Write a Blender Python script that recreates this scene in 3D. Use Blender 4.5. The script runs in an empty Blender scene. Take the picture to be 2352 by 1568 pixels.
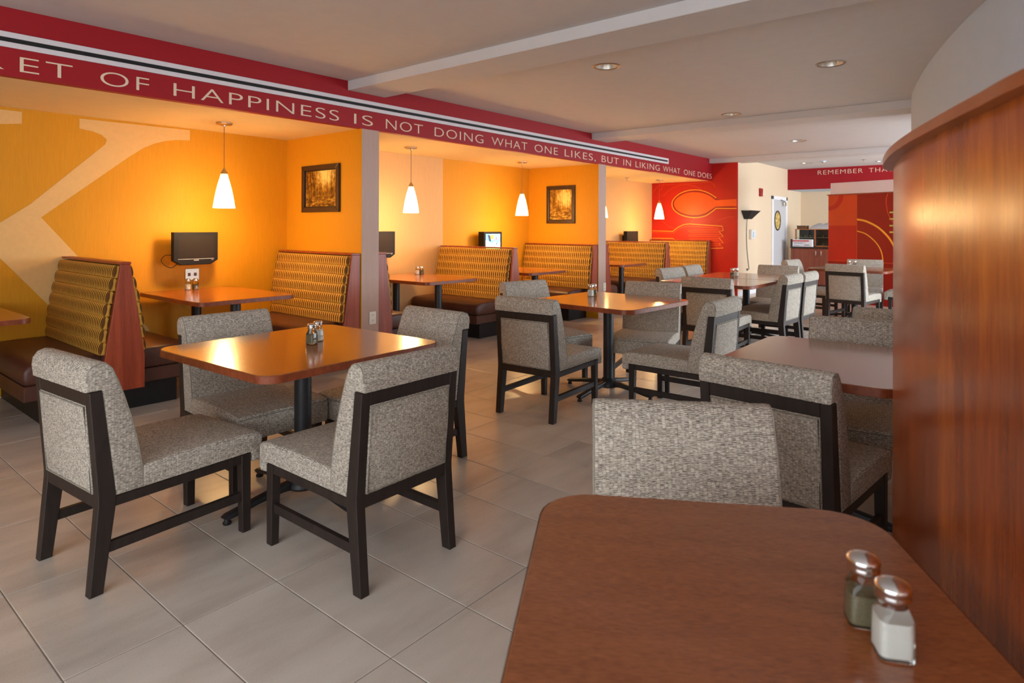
import bpy, bmesh, math, random
from mathutils import Vector, Matrix
random.seed(7)
PI = math.pi
scn = bpy.context.scene
C = scn.collection

# ---------------------------------------------------------------- camera
YAW, FPX, HOR, CAMH = 0.6897, 1448.0, 520.8, 1.36
cam_d = bpy.data.cameras.new('camera'); cam = bpy.data.objects.new('camera', cam_d); C.objects.link(cam)
cam_d.sensor_width = 36.0; cam_d.lens = FPX / 2352 * 36
cam_d.shift_y = -(784 - HOR) / 2352
cam_d.clip_start = 0.02
cam.matrix_world = (Matrix.Translation((0, 0, CAMH)) @ Matrix.Rotation(YAW - PI / 2, 4, 'Z')
                    @ Matrix.Rotation(PI / 2, 4, 'X') @ Matrix.Rotation(0.003, 4, 'Z'))
cam_d.dof.use_dof = True; cam_d.dof.focus_distance = 3.6; cam_d.dof.aperture_fstop = 4.0
scn.camera = cam

# ---------------------------------------------------------------- world, lights, exposure
w = bpy.data.worlds.new('world'); scn.world = w; w.use_nodes = True
bg = w.node_tree.nodes['Background']
bg.inputs[0].default_value = (0.72, 0.86, 1.0, 1); bg.inputs[1].default_value = 0.6
scn.view_settings.view_transform = 'Standard'; scn.view_settings.look = 'None'
scn.view_settings.exposure = 0.0; scn.view_settings.gamma = 1.0
scn.view_settings.use_curve_mapping = False

def area_light(name, loc, rot, sx, sy, power, col):
    l = bpy.data.lights.new(name, 'AREA'); l.shape = 'RECTANGLE'; l.size = sx; l.size_y = sy
    l.energy = power; l.color = col
    o = bpy.data.objects.new(name, l); C.objects.link(o); o.location = loc; o.rotation_euler = rot
    return o
DAY = (0.80, 0.91, 1.0)
# daylight standing in the window openings of the right-hand wall (Y = -3.2) and of the wall behind the camera
RIGHT_WIN = [(-2.2, 0.8, 85), (6.0, 8.6, 150), (9.2, 11.8, 180), (12.4, 15.8, 320)]
for i, (xa, xb, pw) in enumerate(RIGHT_WIN):
    area_light('window_daylight', ((xa + xb) / 2, -3.12, 1.6), (PI / 2, 0, 0), xb - xa - .1, 1.5, pw, DAY)
area_light('window_daylight', (-2.92, 0.6, 1.55), (PI / 2, 0, -PI / 2), 4.6, 1.6, 135, (0.92, 0.97, 1.0))

# ---------------------------------------------------------------- helpers
def lin(r, g, b):
    f = lambda c: (c / 255 / 12.92) if c / 255 <= .04045 else ((c / 255 + .055) / 1.055) ** 2.4
    return (f(r), f(g), f(b), 1.0)

class NT:
    def __init__(s, name):
        s.m = bpy.data.materials.new(name); s.m.use_nodes = True
        s.t = s.m.node_tree; s.p = s.t.nodes['Principled BSDF']; s.out = s.t.nodes['Material Output']
    def n(s, typ, **kw):
        nd = s.t.nodes.new(typ)
        for k, v in kw.items(): setattr(nd, k, v)
        return nd
    def l(s, a, b): s.t.links.new(a, b)
    def math(s, op, a, b=None, c=None):
        nd = s.n('ShaderNodeMath', operation=op)
        for i, x in enumerate((a, b, c)):
            if x is None: continue
            if isinstance(x, (int, float)): nd.inputs[i].default_value = x
            else: s.l(x, nd.inputs[i])
        return nd.outputs[0]
    def ramp(s, fac, stops, interp='LINEAR'):
        r = s.n('ShaderNodeValToRGB'); cr = r.color_ramp; cr.interpolation = interp
        while len(cr.elements) < len(stops): cr.elements.new(0.5)
        for e, (p, c) in zip(cr.elements, stops): e.position = p; e.color = c
        s.l(fac, r.inputs[0]); return r.outputs[0]
    def noise(s, vec, scale, detail=4, rough=.55):
        nd = s.n('ShaderNodeTexNoise'); nd.inputs['Scale'].default_value = scale
        nd.inputs['Detail'].default_value = detail; nd.inputs['Roughness'].default_value = rough
        if vec is not None: s.l(vec, nd.inputs['Vector'])
        return nd.outputs['Fac']
    def mapping(s, vec, scale, loc=(0, 0, 0), rot=(0, 0, 0)):
        m = s.n('ShaderNodeMapping'); m.inputs['Scale'].default_value = scale
        m.inputs['Location'].default_value = loc; m.inputs['Rotation'].default_value = rot
        s.l(vec, m.inputs['Vector']); return m.outputs[0]
    def bump(s, h, strength, dist=.002):
        b = s.n('ShaderNodeBump'); b.inputs['Strength'].default_value = strength
        b.inputs['Distance'].default_value = dist; s.l(h, b.inputs['Height'])
        s.l(b.outputs[0], s.p.inputs['Normal'])
    def set(s, rough=None, spec=None, metal=None, **kw):
        if rough is not None: s.p.inputs['Roughness'].default_value = rough
        if spec is not None: s.p.inputs['Specular IOR Level'].default_value = spec
        if metal is not None: s.p.inputs['Metallic'].default_value = metal
        for k, v in kw.items(): s.p.inputs[k.replace('_', ' ')].default_value = v
    def col(s, c): s.l(c, s.p.inputs['Base Color'])
    def uv(s): return s.n('ShaderNodeTexCoord').outputs['UV']
    def obj(s): return s.n('ShaderNodeTexCoord').outputs['Object']

MATS = {}
def plain(name, rgb, rough=.5, spec=.5, metal=0.0, var=.06, scale=30, bump=0.0, stretch=(1, 1, 1)):
    m = NT(name); c = lin(*rgb)
    v = m.mapping(m.obj(), stretch); f = m.noise(v, scale)
    lo = tuple(x * (1 - var) for x in c[:3]) + (1,); hi = tuple(min(1, x * (1 + var)) for x in c[:3]) + (1,)
    m.col(m.ramp(f, [(.3, lo), (.7, hi)])); m.set(rough, spec, metal)
    if bump: m.bump(f, bump)
    MATS[name] = m.m; return m.m

def wood(name, dark, mid, light, rough=.3, fine=60, stretch=(1, .06, 1), spec=.5, coat=0.0, flame=1.0):
    m = NT(name); v = m.mapping(m.uv(), stretch)
    a = m.noise(v, fine * .25, 5, .6); b = m.noise(v, fine * 3, 3, .7)
    f = m.math('ADD', m.math('MULTIPLY', a, .75 * flame), m.math('MULTIPLY', b, 1 - .75 * flame))
    m.col(m.ramp(f, [(.32, lin(*dark)), (.5, lin(*mid)), (.68, lin(*light))])); m.set(rough, spec)
    m.p.inputs['Coat Weight'].default_value = coat; m.p.inputs['Coat Roughness'].default_value = .12
    MATS[name] = m.m; return m.m

def tweed(name='tweed'):
    m = NT(name); sx = m.n('ShaderNodeSeparateXYZ'); m.l(m.uv(), sx.inputs[0])
    wob = m.math('MULTIPLY', m.noise(m.uv(), 60, 2), .009)
    u = m.math('ADD', sx.outputs[0], wob); v = m.math('ADD', sx.outputs[1], m.math('MULTIPLY', wob, .5))
    cu = m.math('DIVIDE', u, .0105); col = m.math('FLOOR', cu)
    wn = m.n('ShaderNodeTexWhiteNoise', noise_dimensions='1D'); m.l(col, wn.inputs['W'])
    rv = m.math('ADD', m.math('DIVIDE', v, .0042), m.math('MULTIPLY', wn.outputs['Value'], 9.0))
    row = m.math('FLOOR', rv); cb = m.n('ShaderNodeCombineXYZ'); m.l(col, cb.inputs[0]); m.l(row, cb.inputs[1])
    w2 = m.n('ShaderNodeTexWhiteNoise', noise_dimensions='2D'); m.l(cb.outputs[0], w2.inputs['Vector'])
    wr = m.n('ShaderNodeSeparateColor'); m.l(w2.outputs['Color'], wr.inputs[0])
    fr = m.math('FRACT', rv); er = m.math('POWER', m.math('ABSOLUTE', m.math('SUBTRACT', m.math('MULTIPLY', fr, 2), 1)), 1.6)
    fu = m.math('FRACT', cu); eu = m.math('POWER', m.math('ABSOLUTE', m.math('SUBTRACT', m.math('MULTIPLY', fu, 2), 1)), 6)
    g = m.math('MAXIMUM', m.math('MULTIPLY', er, m.math('ADD', .45, m.math('MULTIPLY', wr.outputs[0], .7))), m.math('MULTIPLY', eu, m.math('MULTIPLY', wr.outputs[1], .9)))
    sn = m.noise(m.mapping(m.uv(), (85, 300, 1)), 1.0, 2, .6)
    dk = m.math('MULTIPLY', m.math('SUBTRACT', .54, sn), 1.2)
    val = m.math('SUBTRACT', m.math('ADD', .72, m.math('MULTIPLY', wr.outputs[1], .28)), m.math('ADD', m.math('MULTIPLY', g, .95), dk))
    m.col(m.ramp(val, [(0, lin(66, 56, 51)), (.3, lin(124, 113, 104)), (.55, lin(196, 186, 172)), (1, lin(230, 221, 207))]))
    m.set(.9, .15); m.bump(val, .5, .003); MATS[name] = m.m; return m.m

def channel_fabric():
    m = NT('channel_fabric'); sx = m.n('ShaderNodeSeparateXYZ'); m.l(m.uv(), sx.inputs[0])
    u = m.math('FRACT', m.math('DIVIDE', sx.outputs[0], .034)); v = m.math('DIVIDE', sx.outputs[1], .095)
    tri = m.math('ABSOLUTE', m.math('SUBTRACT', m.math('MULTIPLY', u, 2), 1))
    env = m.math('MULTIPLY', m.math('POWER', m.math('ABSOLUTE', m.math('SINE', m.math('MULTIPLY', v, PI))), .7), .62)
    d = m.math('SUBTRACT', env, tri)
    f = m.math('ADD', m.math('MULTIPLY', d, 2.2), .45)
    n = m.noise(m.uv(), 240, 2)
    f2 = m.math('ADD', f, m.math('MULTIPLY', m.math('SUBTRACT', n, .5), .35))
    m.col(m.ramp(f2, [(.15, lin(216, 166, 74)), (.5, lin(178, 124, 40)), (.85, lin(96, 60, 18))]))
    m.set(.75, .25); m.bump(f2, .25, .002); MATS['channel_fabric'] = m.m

def tile_mat():
    m = NT('floor_tile'); geo = m.n('ShaderNodeNewGeometry').outputs['Position']
    oi = m.n('ShaderNodeObjectInfo').outputs['Random']
    mp = m.n('ShaderNodeMapping'); m.l(geo, mp.inputs['Vector'])
    cb = m.n('ShaderNodeCombineXYZ'); m.l(m.math('MULTIPLY', oi, 40), cb.inputs[2]); m.l(m.math('MULTIPLY', oi, 6.28), cb.inputs[1])
    m.l(cb.outputs[0], mp.inputs['Location']); mp.inputs['Rotation'].default_value = (0, 0, .5)
    mp.inputs['Scale'].default_value = (1.0, 3.4, 1)
    a = m.noise(mp.outputs[0], 1.7, 5, .55); fine = m.noise(geo, 160, 2)
    f = m.math('ADD', m.math('ADD', m.math('MULTIPLY', a, .75), m.math('MULTIPLY', oi, .13)), m.math('MULTIPLY', fine, .1))
    m.col(m.ramp(f, [(.3, lin(178, 166, 156)), (.5, lin(202, 191, 180)), (.7, lin(214, 204, 194))]))
    r = m.math('ADD', .24, m.math('MULTIPLY', fine, .1)); m.l(r, m.p.inputs['Roughness'])
    m.set(spec=.5); m.bump(fine, .06, .001); MATS['floor_tile'] = m.m

def wallpaper(name, rgb, var=.07, alt=None, split=None):
    m = NT(name); v = m.mapping(m.obj(), (1, 1, .03)); f = m.noise(v, 260, 3, .6)
    c = lin(*rgb); lo = tuple(x * (1 - var) for x in c[:3]) + (1,); hi = tuple(min(1, x * (1 + var)) for x in c[:3]) + (1,)
    out = m.ramp(f, [(.3, lo), (.7, hi)])
    m.col(out); m.set(.6, .3); m.bump(f, .12, .001); MATS[name] = m.m; return m.m

def emit(name, rgb, strength):
    m = NT(name); m.set(.4); m.p.inputs['Base Color'].default_value = lin(*rgb)
    m.p.inputs['Emission Color'].default_value = lin(*rgb); m.p.inputs['Emission Strength'].default_value = strength
    MATS[name] = m.m; return m.m

def glass(name, tint=(240, 245, 240), rough=.03):
    m = NT(name); m.set(rough, .5); m.p.inputs['Base Color'].default_value = lin(*tint)
    m.p.inputs['Transmission Weight'].default_value = 1.0; m.p.inputs['IOR'].default_value = 1.3
    MATS[name] = m.m; return m.m

def picture(name, stops, water, seed=0.0):
    """sepia landscape print: dark trunks above, a pale glade in the middle, broken stones and water below"""
    m = NT(name); o = m.obj(); sp = m.n('ShaderNodeSeparateXYZ'); m.l(o, sp.inputs[0]); z = sp.outputs[2]
    trunks = m.noise(m.mapping(o, (1, 14, 1.6), (seed, seed, seed)), 3.2, 6, .65)
    leaves = m.noise(m.mapping(o, (1, 1, 1), (seed, 0, seed)), 26, 9, .7)
    stones = m.noise(m.mapping(o, (1, 1, 2.6), (0, seed, 0)), 13, 8, .7)
    up = m.ramp(z, [(water - .05, (0, 0, 0, 1)), (water + .05, (1, 1, 1, 1))])
    gl = m.n('ShaderNodeVectorMath', operation='DISTANCE'); m.l(o, gl.inputs[0]); gl.inputs[1].default_value = (0, -.08, .40)
    glade = m.math('MULTIPLY', m.math('MAXIMUM', m.math('SUBTRACT', .22, gl.outputs['Value']), 0), 1.5)
    a = m.math('ADD', m.math('ADD', m.math('MULTIPLY', trunks, .5), m.math('MULTIPLY', leaves, .45)), glade)
    mix = m.n('ShaderNodeMix', data_type='FLOAT'); m.l(up, mix.inputs[0]); m.l(stones, mix.inputs[2]); m.l(a, mix.inputs[3])
    m.col(m.ramp(mix.outputs[0], stops)); m.set(.25, .4); MATS[name] = m.m

tweed(); channel_fabric(); tile_mat()
plain('piping', (150, 142, 130), .9, .1, var=.2, scale=300)
plain('chair_wood', (44, 34, 30), .52, .4, var=.25, scale=40, stretch=(1, 1, .2))
plain('iron', (36, 36, 40), .45, .5, var=.15, scale=60)
plain('glide', (20, 20, 20), .5)
plain('grout', (142, 130, 120), .85, .2, var=.1)
plain('ceiling_paint', (210, 206, 206), .9, .2, var=.02, scale=8, bump=.02)
plain('alcove_paint', (238, 214, 168), .85, .2, var=.02, scale=6)
plain('daylight_tinted_white', (200, 220, 244), .7, .3, var=.015, scale=6)  # white with a blue tint standing in for cool daylight on the bulkhead
plain('header_white', (232, 212, 212), .7, .3, var=.015, scale=6); plain('red_paint', (160, 18, 30), .55, .35, var=.03, scale=50)
plain('letter_cream', (236, 208, 184), .6, .3, var=.02)
plain('diffuser_white', (225, 220, 225), .4, .4, var=.02)
plain('slot_black', (14, 14, 16), .6)
wallpaper('paper_yellow', (212, 147, 24)); wallpaper('paper_tan', (212, 170, 118)); wallpaper('paper_orange', (232, 160, 60))
wallpaper('paper_taupe', (188, 160, 148)); wallpaper('paper_beige', (232, 208, 178), .03)
plain('mural_cream', (224, 182, 120), .6, .3, var=.03)
plain('mural_red', (186, 24, 12), .45, .4, var=.08, scale=3)
plain('mural_deep', (150, 14, 8), .45, .4, var=.05, scale=3)
plain('mural_orange', (236, 92, 22), .45, .4, var=.1, scale=3)
plain('mural_fork', (196, 34, 14), .45, .4, var=.05, scale=3); plain('mural_rust', (206, 66, 22), .45, .4, var=.06, scale=3)
plain('mural_line', (250, 170, 48), .45, .4, var=.03)
plain('mural_faint', (214, 74, 26), .45, .4, var=.03)
plain('mural_olive', (200, 190, 90), .5)
plain('vinyl', (84, 50, 40), .42, .45, var=.12, scale=18, bump=.1)
plain('kick_black', (24, 22, 24), .5, .4, var=.2, scale=20)
wood('panel_wood', (112, 42, 24), (150, 62, 36), (176, 84, 50), .35, 70, (1, .05, 1))
wood('table_laminate', (112, 60, 30), (142, 80, 42), (160, 94, 52), .22, 90, (1, .16, 1), coat=.5, flame=.45)
wood('booth_laminate', (156, 80, 32), (180, 96, 40), (198, 112, 50), .2, 90, (.2, 1, 1), coat=.55, flame=.7)
wood('table_edge', (104, 46, 24), (128, 60, 32), (150, 76, 42), .35, 120, (1, .5, 1))
wood('curved_veneer', (104, 38, 4), (148, 66, 8), (184, 94, 18), .23, 34, (1, .09, 1), spec=.65)
wood('cap_veneer', (112, 50, 18), (140, 70, 28), (162, 88, 38), .3, 60, (.2, 1, 1), coat=.2)
wood('cabinet_wood', (112, 52, 36), (134, 66, 46), (152, 80, 58), .4, 50, (1, .08, 1))
plain('brushed_metal', (190, 176, 160), .3, .5, 1.0, var=.1, scale=60)
plain('chrome', (225, 225, 225), .14, .5, 1.0, var=.05, scale=60)
plain('can_silver', (235, 232, 225), .35, .5, .55, var=.2, scale=12, stretch=(1, 1, .05)); plain('cord', (120, 90, 60), .5)
plain('black_plastic', (22, 20, 22), .55, .25, var=.1)
plain('screen_dark', (40, 34, 34), .6, .15, var=.05)
plain('logo_silver', (170, 170, 170), .3)
plain('frame_wood', (58, 40, 30), .35, .5, var=.3, scale=20)
plain('frame_inner', (28, 20, 16), .4)
plain('plate_ivory', (236, 230, 220), .4, .5, var=.02)
plain('plate_metal', (190, 180, 165), .35, .5, .8)
plain('salt', (240, 238, 235), .9, .1, var=.04, scale=400)
plain('pepper', (128, 116, 92), .9, .1, var=.35, scale=500)
plain('alarm_red', (170, 20, 24), .4)
plain('sconce_black', (34, 34, 38), .5, .4, var=.1)
plain('door_white', (204, 203, 205), .4, .4, var=.015)
plain('door_trim', (245, 246, 248), .4, .4, var=.01)
plain('door_glass_frame', (40, 38, 36), .4)
plain('etched_glass', (214, 176, 96), .25, .5, var=.55, scale=22)
plain('counter_black', (30, 30, 34), .25, .5, var=.2)
plain('cloth_white', (246, 246, 248), .9, .1, var=.03, scale=40)
plain('cloth_red', (190, 60, 60), .9, .1)
plain('box_white', (232, 230, 235), .6, .3, var=.02)
plain('box_red', (205, 50, 50), .6)
plain('box_grey', (120, 125, 140), .6)
plain('food_brown', (120, 84, 50), .7, var=.3)
plain('food_dark', (50, 44, 40), .7, var=.3)
plain('tray_steel', (200, 200, 200), .3, .5, .8)
glass('glass'); glass('case_glass', (220, 235, 235))
m_ = NT('shade_glow'); sp_ = m_.n('ShaderNodeSeparateXYZ'); m_.l(m_.obj(), sp_.inputs[0])
m_.set(.35); m_.p.inputs['Base Color'].default_value = lin(250, 240, 220); m_.p.inputs['Emission Color'].default_value = lin(255, 205, 130)
m_.l(m_.math('MULTIPLY', m_.ramp(m_.math('SUBTRACT', sp_.outputs[2], 1.0), [(.72, (1, 1, 1, 1)), (.83, (.035, .035, .035, 1))]), 44.0), m_.p.inputs['Emission Strength'])
MATS['shade_glow'] = m_.m
emit('sky_blue_screen', (96, 170, 220), 1.6); emit('cloud_screen', (235, 245, 250), 1.6); emit('sun_screen', (250, 190, 70), 1.6)
emit('dark_screen', (40, 46, 90), .8); emit('grass_screen', (120, 200, 130), 1.4); emit('ruby_screen', (190, 70, 90), 1.2)
picture('forest_print', [(.36, lin(40, 24, 8)), (.48, lin(116, 78, 26)), (.58, lin(176, 132, 48)), (.72, lin(246, 220, 130))], .16)
picture('stream_print', [(.34, lin(50, 30, 10)), (.47, lin(132, 92, 32)), (.57, lin(190, 144, 58)), (.70, lin(248, 224, 136))], .22, 3.3)

# ---- geometry
def boxuv(me):
    uvl = me.uv_layers.new(name='UVMap')
    for p in me.polygons:
        n = p.normal; ax = max(range(3), key=lambda i: abs(n[i]))
        for li in p.loop_indices:
            c = me.vertices[me.loops[li].vertex_index].co
            uvl.data[li].uv = (c.y, c.z) if ax == 0 else ((c.x, c.z) if ax == 1 else (c.x, c.y))

def mesh(name, bm, mat, smooth=False, recalc=True):
    if recalc: bmesh.ops.recalc_face_normals(bm, faces=bm.faces)
    me = bpy.data.meshes.new(name); bm.to_mesh(me); bm.free()
    boxuv(me)
    if mat: me.materials.append(MATS[mat])
    if smooth:
        me.polygons.foreach_set('use_smooth', [True] * len(me.polygons))
        try: me.set_sharp_from_angle(angle=math.radians(smooth if smooth > 1 else 40))
        except Exception: pass
    me.update(); return me

def obj(name, me, parent=None, loc=None, rotz=None):
    o = bpy.data.objects.new(name, me); C.objects.link(o)
    if parent: o.parent = parent
    if loc: o.location = loc
    if rotz is not None: o.rotation_euler = (0, 0, rotz)
    return o

def tag(o, label, cat, group=None):
    o['label'] = label; o['category'] = cat
    if group: o['group'] = group
    return o

def empty(name, loc=(0, 0, 0), rotz=0, label=None, cat=None, group=None):
    o = obj(name, None, None, loc, rotz); o.empty_display_size = .1
    if label: tag(o, label, cat, group)
    return o

def struct(name, me, loc=None, rotz=None):
    o = obj(name, me, None, loc, rotz); o['kind'] = 'structure'; return o

def copy_tree(o, parent=None):
    c = o.copy(); C.objects.link(c)
    if parent: c.parent = parent
    for ch in list(o.children): copy_tree(ch, c)
    return c

def BM(): return bmesh.new()

def add_box(bm, x0, x1, y0, y1, z0, z1, bev=0.0, seg=1):
    t = bmesh.new(); bmesh.ops.create_cube(t, size=1)
    for v in t.verts: v.co = Vector(((x0 + x1) / 2 + v.co.x * (x1 - x0), (y0 + y1) / 2 + v.co.y * (y1 - y0), (z0 + z1) / 2 + v.co.z * (z1 - z0)))
    if bev > 0: bmesh.ops.bevel(t, geom=list(t.edges), offset=bev, segments=seg, profile=.5, affect='EDGES')
    merge(bm, t)

def merge(bm, t, mat=None):
    mp = {}
    for v in t.verts: mp[v] = bm.verts.new(mat @ v.co if mat else v.co)
    for f in t.faces:
        try: bm.faces.new([mp[v] for v in f.verts])
        except ValueError: pass
    t.free()

def box(name, x0, x1, y0, y1, z0, z1, mat, bev=0.0, seg=1, smooth=False):
    bm = BM(); add_box(bm, x0, x1, y0, y1, z0, z1, bev, seg); return mesh(name, bm, mat, smooth)

def offset_poly(pts, d):
    n = len(pts); A = sum(pts[i][0] * pts[(i + 1) % n][1] - pts[(i + 1) % n][0] * pts[i][1] for i in range(n))
    s = 1 if A > 0 else -1; out = []
    for i in range(n):
        p0, p1, p2 = Vector(pts[i - 1]), Vector(pts[i]), Vector(pts[(i + 1) % n])
        e1 = (p1 - p0); e2 = (p2 - p1)
        if e1.length < 1e-9 or e2.length < 1e-9: out.append(tuple(p1)); continue
        e1.normalize(); e2.normalize()
        n1 = Vector((-e1.y, e1.x)) * s; n2 = Vector((-e2.y, e2.x)) * s
        nn = n1 + n2
        if nn.length < 1e-6: nn = n1
        nn.normalize(); k = d / max(.45, nn.dot(n1)); out.append(tuple(p1 + nn * k))
    return out

def add_prism(bm, pts, a0, a1, fn, bev=0.0, seg=2):
    """extrude 2-D polygon pts between a0 and a1; fn(p, q, a) -> Vector; rounded rims of size bev"""
    st = []
    if bev > 0:
        for k in range(seg + 1):
            t = k / seg * PI / 2; st.append((a0 + bev * (1 - math.sin(t)), bev * (1 - math.cos(t))))
        st = st[::-1]; st = sorted(st, key=lambda s: s[0])
        st2 = [(a1 - (a - a0), o) for a, o in st][::-1]; st = st + st2
    else: st = [(a0, 0), (a1, 0)]
    rings = []
    for a, o in st:
        pp = offset_poly(pts, o) if o > 1e-6 else pts
        rings.append([bm.verts.new(fn(p[0], p[1], a)) for p in pp])
    n = len(pts)
    for r0, r1 in zip(rings, rings[1:]):
        for i in range(n): bm.faces.new((r0[i], r0[(i + 1) % n], r1[(i + 1) % n], r1[i]))
    f0 = bm.faces.new(rings[0][::-1]); f1 = bm.faces.new(rings[-1])
    f0.normal_update(); f1.normal_update()
    if n > 4: bmesh.ops.triangulate(bm, faces=[f0, f1], ngon_method='EAR_CLIP')

FX = lambda p, q, a: Vector((a, p, q))     # profile in (y,z), extruded along x
FY = lambda p, q, a: Vector((p, a, q))     # profile in (x,z), extruded along y
FZ = lambda p, q, a: Vector((p, q, a))     # profile in (x,y), extruded along z

def prism(name, pts, a0, a1, fn, mat, bev=0.0, seg=2, smooth=False):
    bm = BM(); add_prism(bm, pts, a0, a1, fn, bev, seg); return mesh(name, bm, mat, smooth)

def add_tube(bm, pts, r, n=8, closed=False):
    pts = [Vector(p) for p in pts]; m = len(pts); rings = []
    for i, p in enumerate(pts):
        if closed: t = pts[(i + 1) % m] - pts[i - 1]
        else: t = pts[min(i + 1, m - 1)] - pts[max(i - 1, 0)]
        t.normalize(); up = Vector((0, 0, 1)) if abs(t.z) < .9 else Vector((1, 0, 0))
        a = t.cross(up).normalized(); b = t.cross(a).normalized()
        rr = r[i] if isinstance(r, (list, tuple)) else r
        rings.append([bm.verts.new(p + (a * math.cos(2 * PI * k / n) + b * math.sin(2 * PI * k / n)) * rr) for k in range(n)])
    pairs = list(zip(rings, rings[1:])) + ([(rings[-1], rings[0])] if closed else [])
    for r0, r1 in pairs:
        best = 0
        if closed and r0 is rings[-1]:
            best = min(range(n), key=lambda s: (r0[0].co - r1[s].co).length)
        for k in range(n): bm.faces.new((r0[k], r0[(k + 1) % n], r1[(k + 1 + best) % n], r1[(k + best) % n]))
    if not closed:
        bm.faces.new(rings[0][::-1]); bm.faces.new(rings[-1])

def tube(name, pts, r, mat, n=8, closed=False):
    bm = BM(); add_tube(bm, pts, r, n, closed); return mesh(name, bm, mat, 60)

def add_lathe(bm, prof, n=24, c=(0, 0, 0)):
    rings = []
    for r, z in prof:
        if r < 1e-5: rings.append([bm.verts.new((c[0], c[1], c[2] + z))])
        else: rings.append([bm.verts.new((c[0] + r * math.cos(2 * PI * k / n), c[1] + r * math.sin(2 * PI * k / n), c[2] + z)) for k in range(n)])
    for r0, r1 in zip(rings, rings[1:]):
        for k in range(n):
            k2 = (k + 1) % n
            if len(r0) == 1 and len(r1) == 1: continue
            if len(r0) == 1: bm.faces.new((r0[0], r1[k2], r1[k]))
            elif len(r1) == 1: bm.faces.new((r0[k], r0[k2], r1[0]))
            else: bm.faces.new((r0[k], r0[k2], r1[k2], r1[k]))

def lathe(name, prof, mat, n=24, smooth=40):
    bm = BM(); add_lathe(bm, prof, n); return mesh(name, bm, mat, smooth)

def rrect(w, h, r, n=6, cx=0, cy=0):
    out = []
    for sx, sy, a0 in ((1, -1, -PI / 2), (1, 1, 0), (-1, 1, PI / 2), (-1, -1, PI)):
        for k in range(n + 1):
            a = a0 + PI / 2 * k / n
            out.append((cx + sx * (w / 2 - r) + r * math.cos(a), cy + sy * (h / 2 - r) + r * math.sin(a)))
    return out

def catmull(pts, sub=6):
    P = [Vector(p) for p in pts]; P = [P[0] * 2 - P[1]] + P + [P[-1] * 2 - P[-2]]; out = []
    for i in range(1, len(P) - 2):
        for k in range(sub):
            t = k / sub; a, b, c, d = P[i - 1], P[i], P[i + 1], P[i + 2]
            out.append(.5 * ((2 * b) + (c - a) * t + (2 * a - 5 * b + 4 * c - d) * t * t + (3 * b - a - 3 * c + d) * t ** 3))
    out.append(P[-2]); return out

def ribbon_pts(pts, wd):
    """closed outline of a stroke of width wd along 2-D points"""
    L, R = [], []; P = [Vector(p) for p in pts]
    for i, p in enumerate(P):
        t = P[min(i + 1, len(P) - 1)] - P[max(i - 1, 0)]; t.normalize(); n = Vector((-t.y, t.x))
        L.append(tuple(p + n * wd / 2)); R.append(tuple(p - n * wd / 2))
    return L, R

def ribbon(name, pts, wd, a0, a1, fn, mat, closed=False):
    bm = BM()
    if closed: pts = list(pts) + [pts[0], pts[1]]
    L, R = ribbon_pts(pts, wd)
    rows = [[bm.verts.new(fn(l[0], l[1], a)) for a in (a0, a1)] + [bm.verts.new(fn(r[0], r[1], a)) for a in (a1, a0)] for l, r in zip(L, R)]
    for r0, r1 in zip(rows, rows[1:]):
        for k in range(4): bm.faces.new((r0[k], r0[(k + 1) % 4], r1[(k + 1) % 4], r1[k]))
    bm.faces.new(rows[0]); bm.faces.new(rows[-1][::-1])
    return mesh(name, bm, mat)

# ================================================================= THE SETTING
YS, ZC, ZT, YW = 4.97, 2.30, 2.73, 6.29       # soffit face, alcove ceiling, room ceiling, booth back wall
XA, XB, XC, TH = 3.757, 8.05, 12.34, .205     # dividers / red wall
ZB = 2.64                                     # underside of beams
X_MIN, X_MAX, Y_MIN = -3.0, 16.75, -3.2
YF = 4.46                                     # face of the beige far wall

# floor: grout bed with one raised tile per object
floor = struct('floor', box('floor', X_MIN, X_MAX, Y_MIN, YW, -.10, -.0022, 'grout'))
TX, TY, T0X, T0Y = .3457, .6735, .9475, 2.2304
gap = .0018
def tile_mesh():
    bm = BM(); hx, hy, b, h = TX / 2 - gap, TY / 2 - gap, .0022, .0022
    lo = [bm.verts.new((sx * hx, sy * hy, -h)) for sx, sy in ((-1, -1), (1, -1), (1, 1), (-1, 1))]
    md = [bm.verts.new((sx * hx, sy * hy, -.0012)) for sx, sy in ((-1, -1), (1, -1), (1, 1), (-1, 1))]
    tp = [bm.verts.new((sx * (hx - b), sy * (hy - b), 0)) for sx, sy in ((-1, -1), (1, -1), (1, 1), (-1, 1))]
    for a, c in ((lo, md), (md, tp)):
        for i in range(4): bm.faces.new((a[i], a[(i + 1) % 4], c[(i + 1) % 4], c[i]))
    bm.faces.new(tp); return bm
tm = mesh('tile', tile_mesh(), 'floor_tile')
cells = []
fwd = (math.cos(YAW), math.sin(YAW)); rgt = (math.sin(YAW), -math.cos(YAW))
for i in range(-11, 46):
    for j in range(-8, 7):
        x, y = T0X + (i + .5) * TX, T0Y + (j + .5) * TY
        if x - TX / 2 < X_MIN or x + TX / 2 > X_MAX or y - TY / 2 < Y_MIN or y + TY / 2 > YW: continue
        d = x * fwd[0] + y * fwd[1]; s = -1
        if d > .6:
            px = 1176 + FPX * (x * rgt[0] + y * rgt[1]) / d; py = HOR + FPX * CAMH / d
            if -150 < px < 2080 and py < 1750 and y < 5.4 and not (x < 2.7 and y < .35): s = 1 / d ** 3
        cells.append((s, x, y))
cells.sort(key=lambda c: -c[0])
for s, x, y in cells[:300]: obj('tile', tm, floor, (x, y, 0))
bm = BM()
for s, x, y in cells[300:]:
    merge(bm, tile_mesh(), Matrix.Translation((x, y, 0)))
o = obj('tile_field', mesh('tile_field', bm, 'floor_tile'), floor); o['kind'] = 'stuff'

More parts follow.
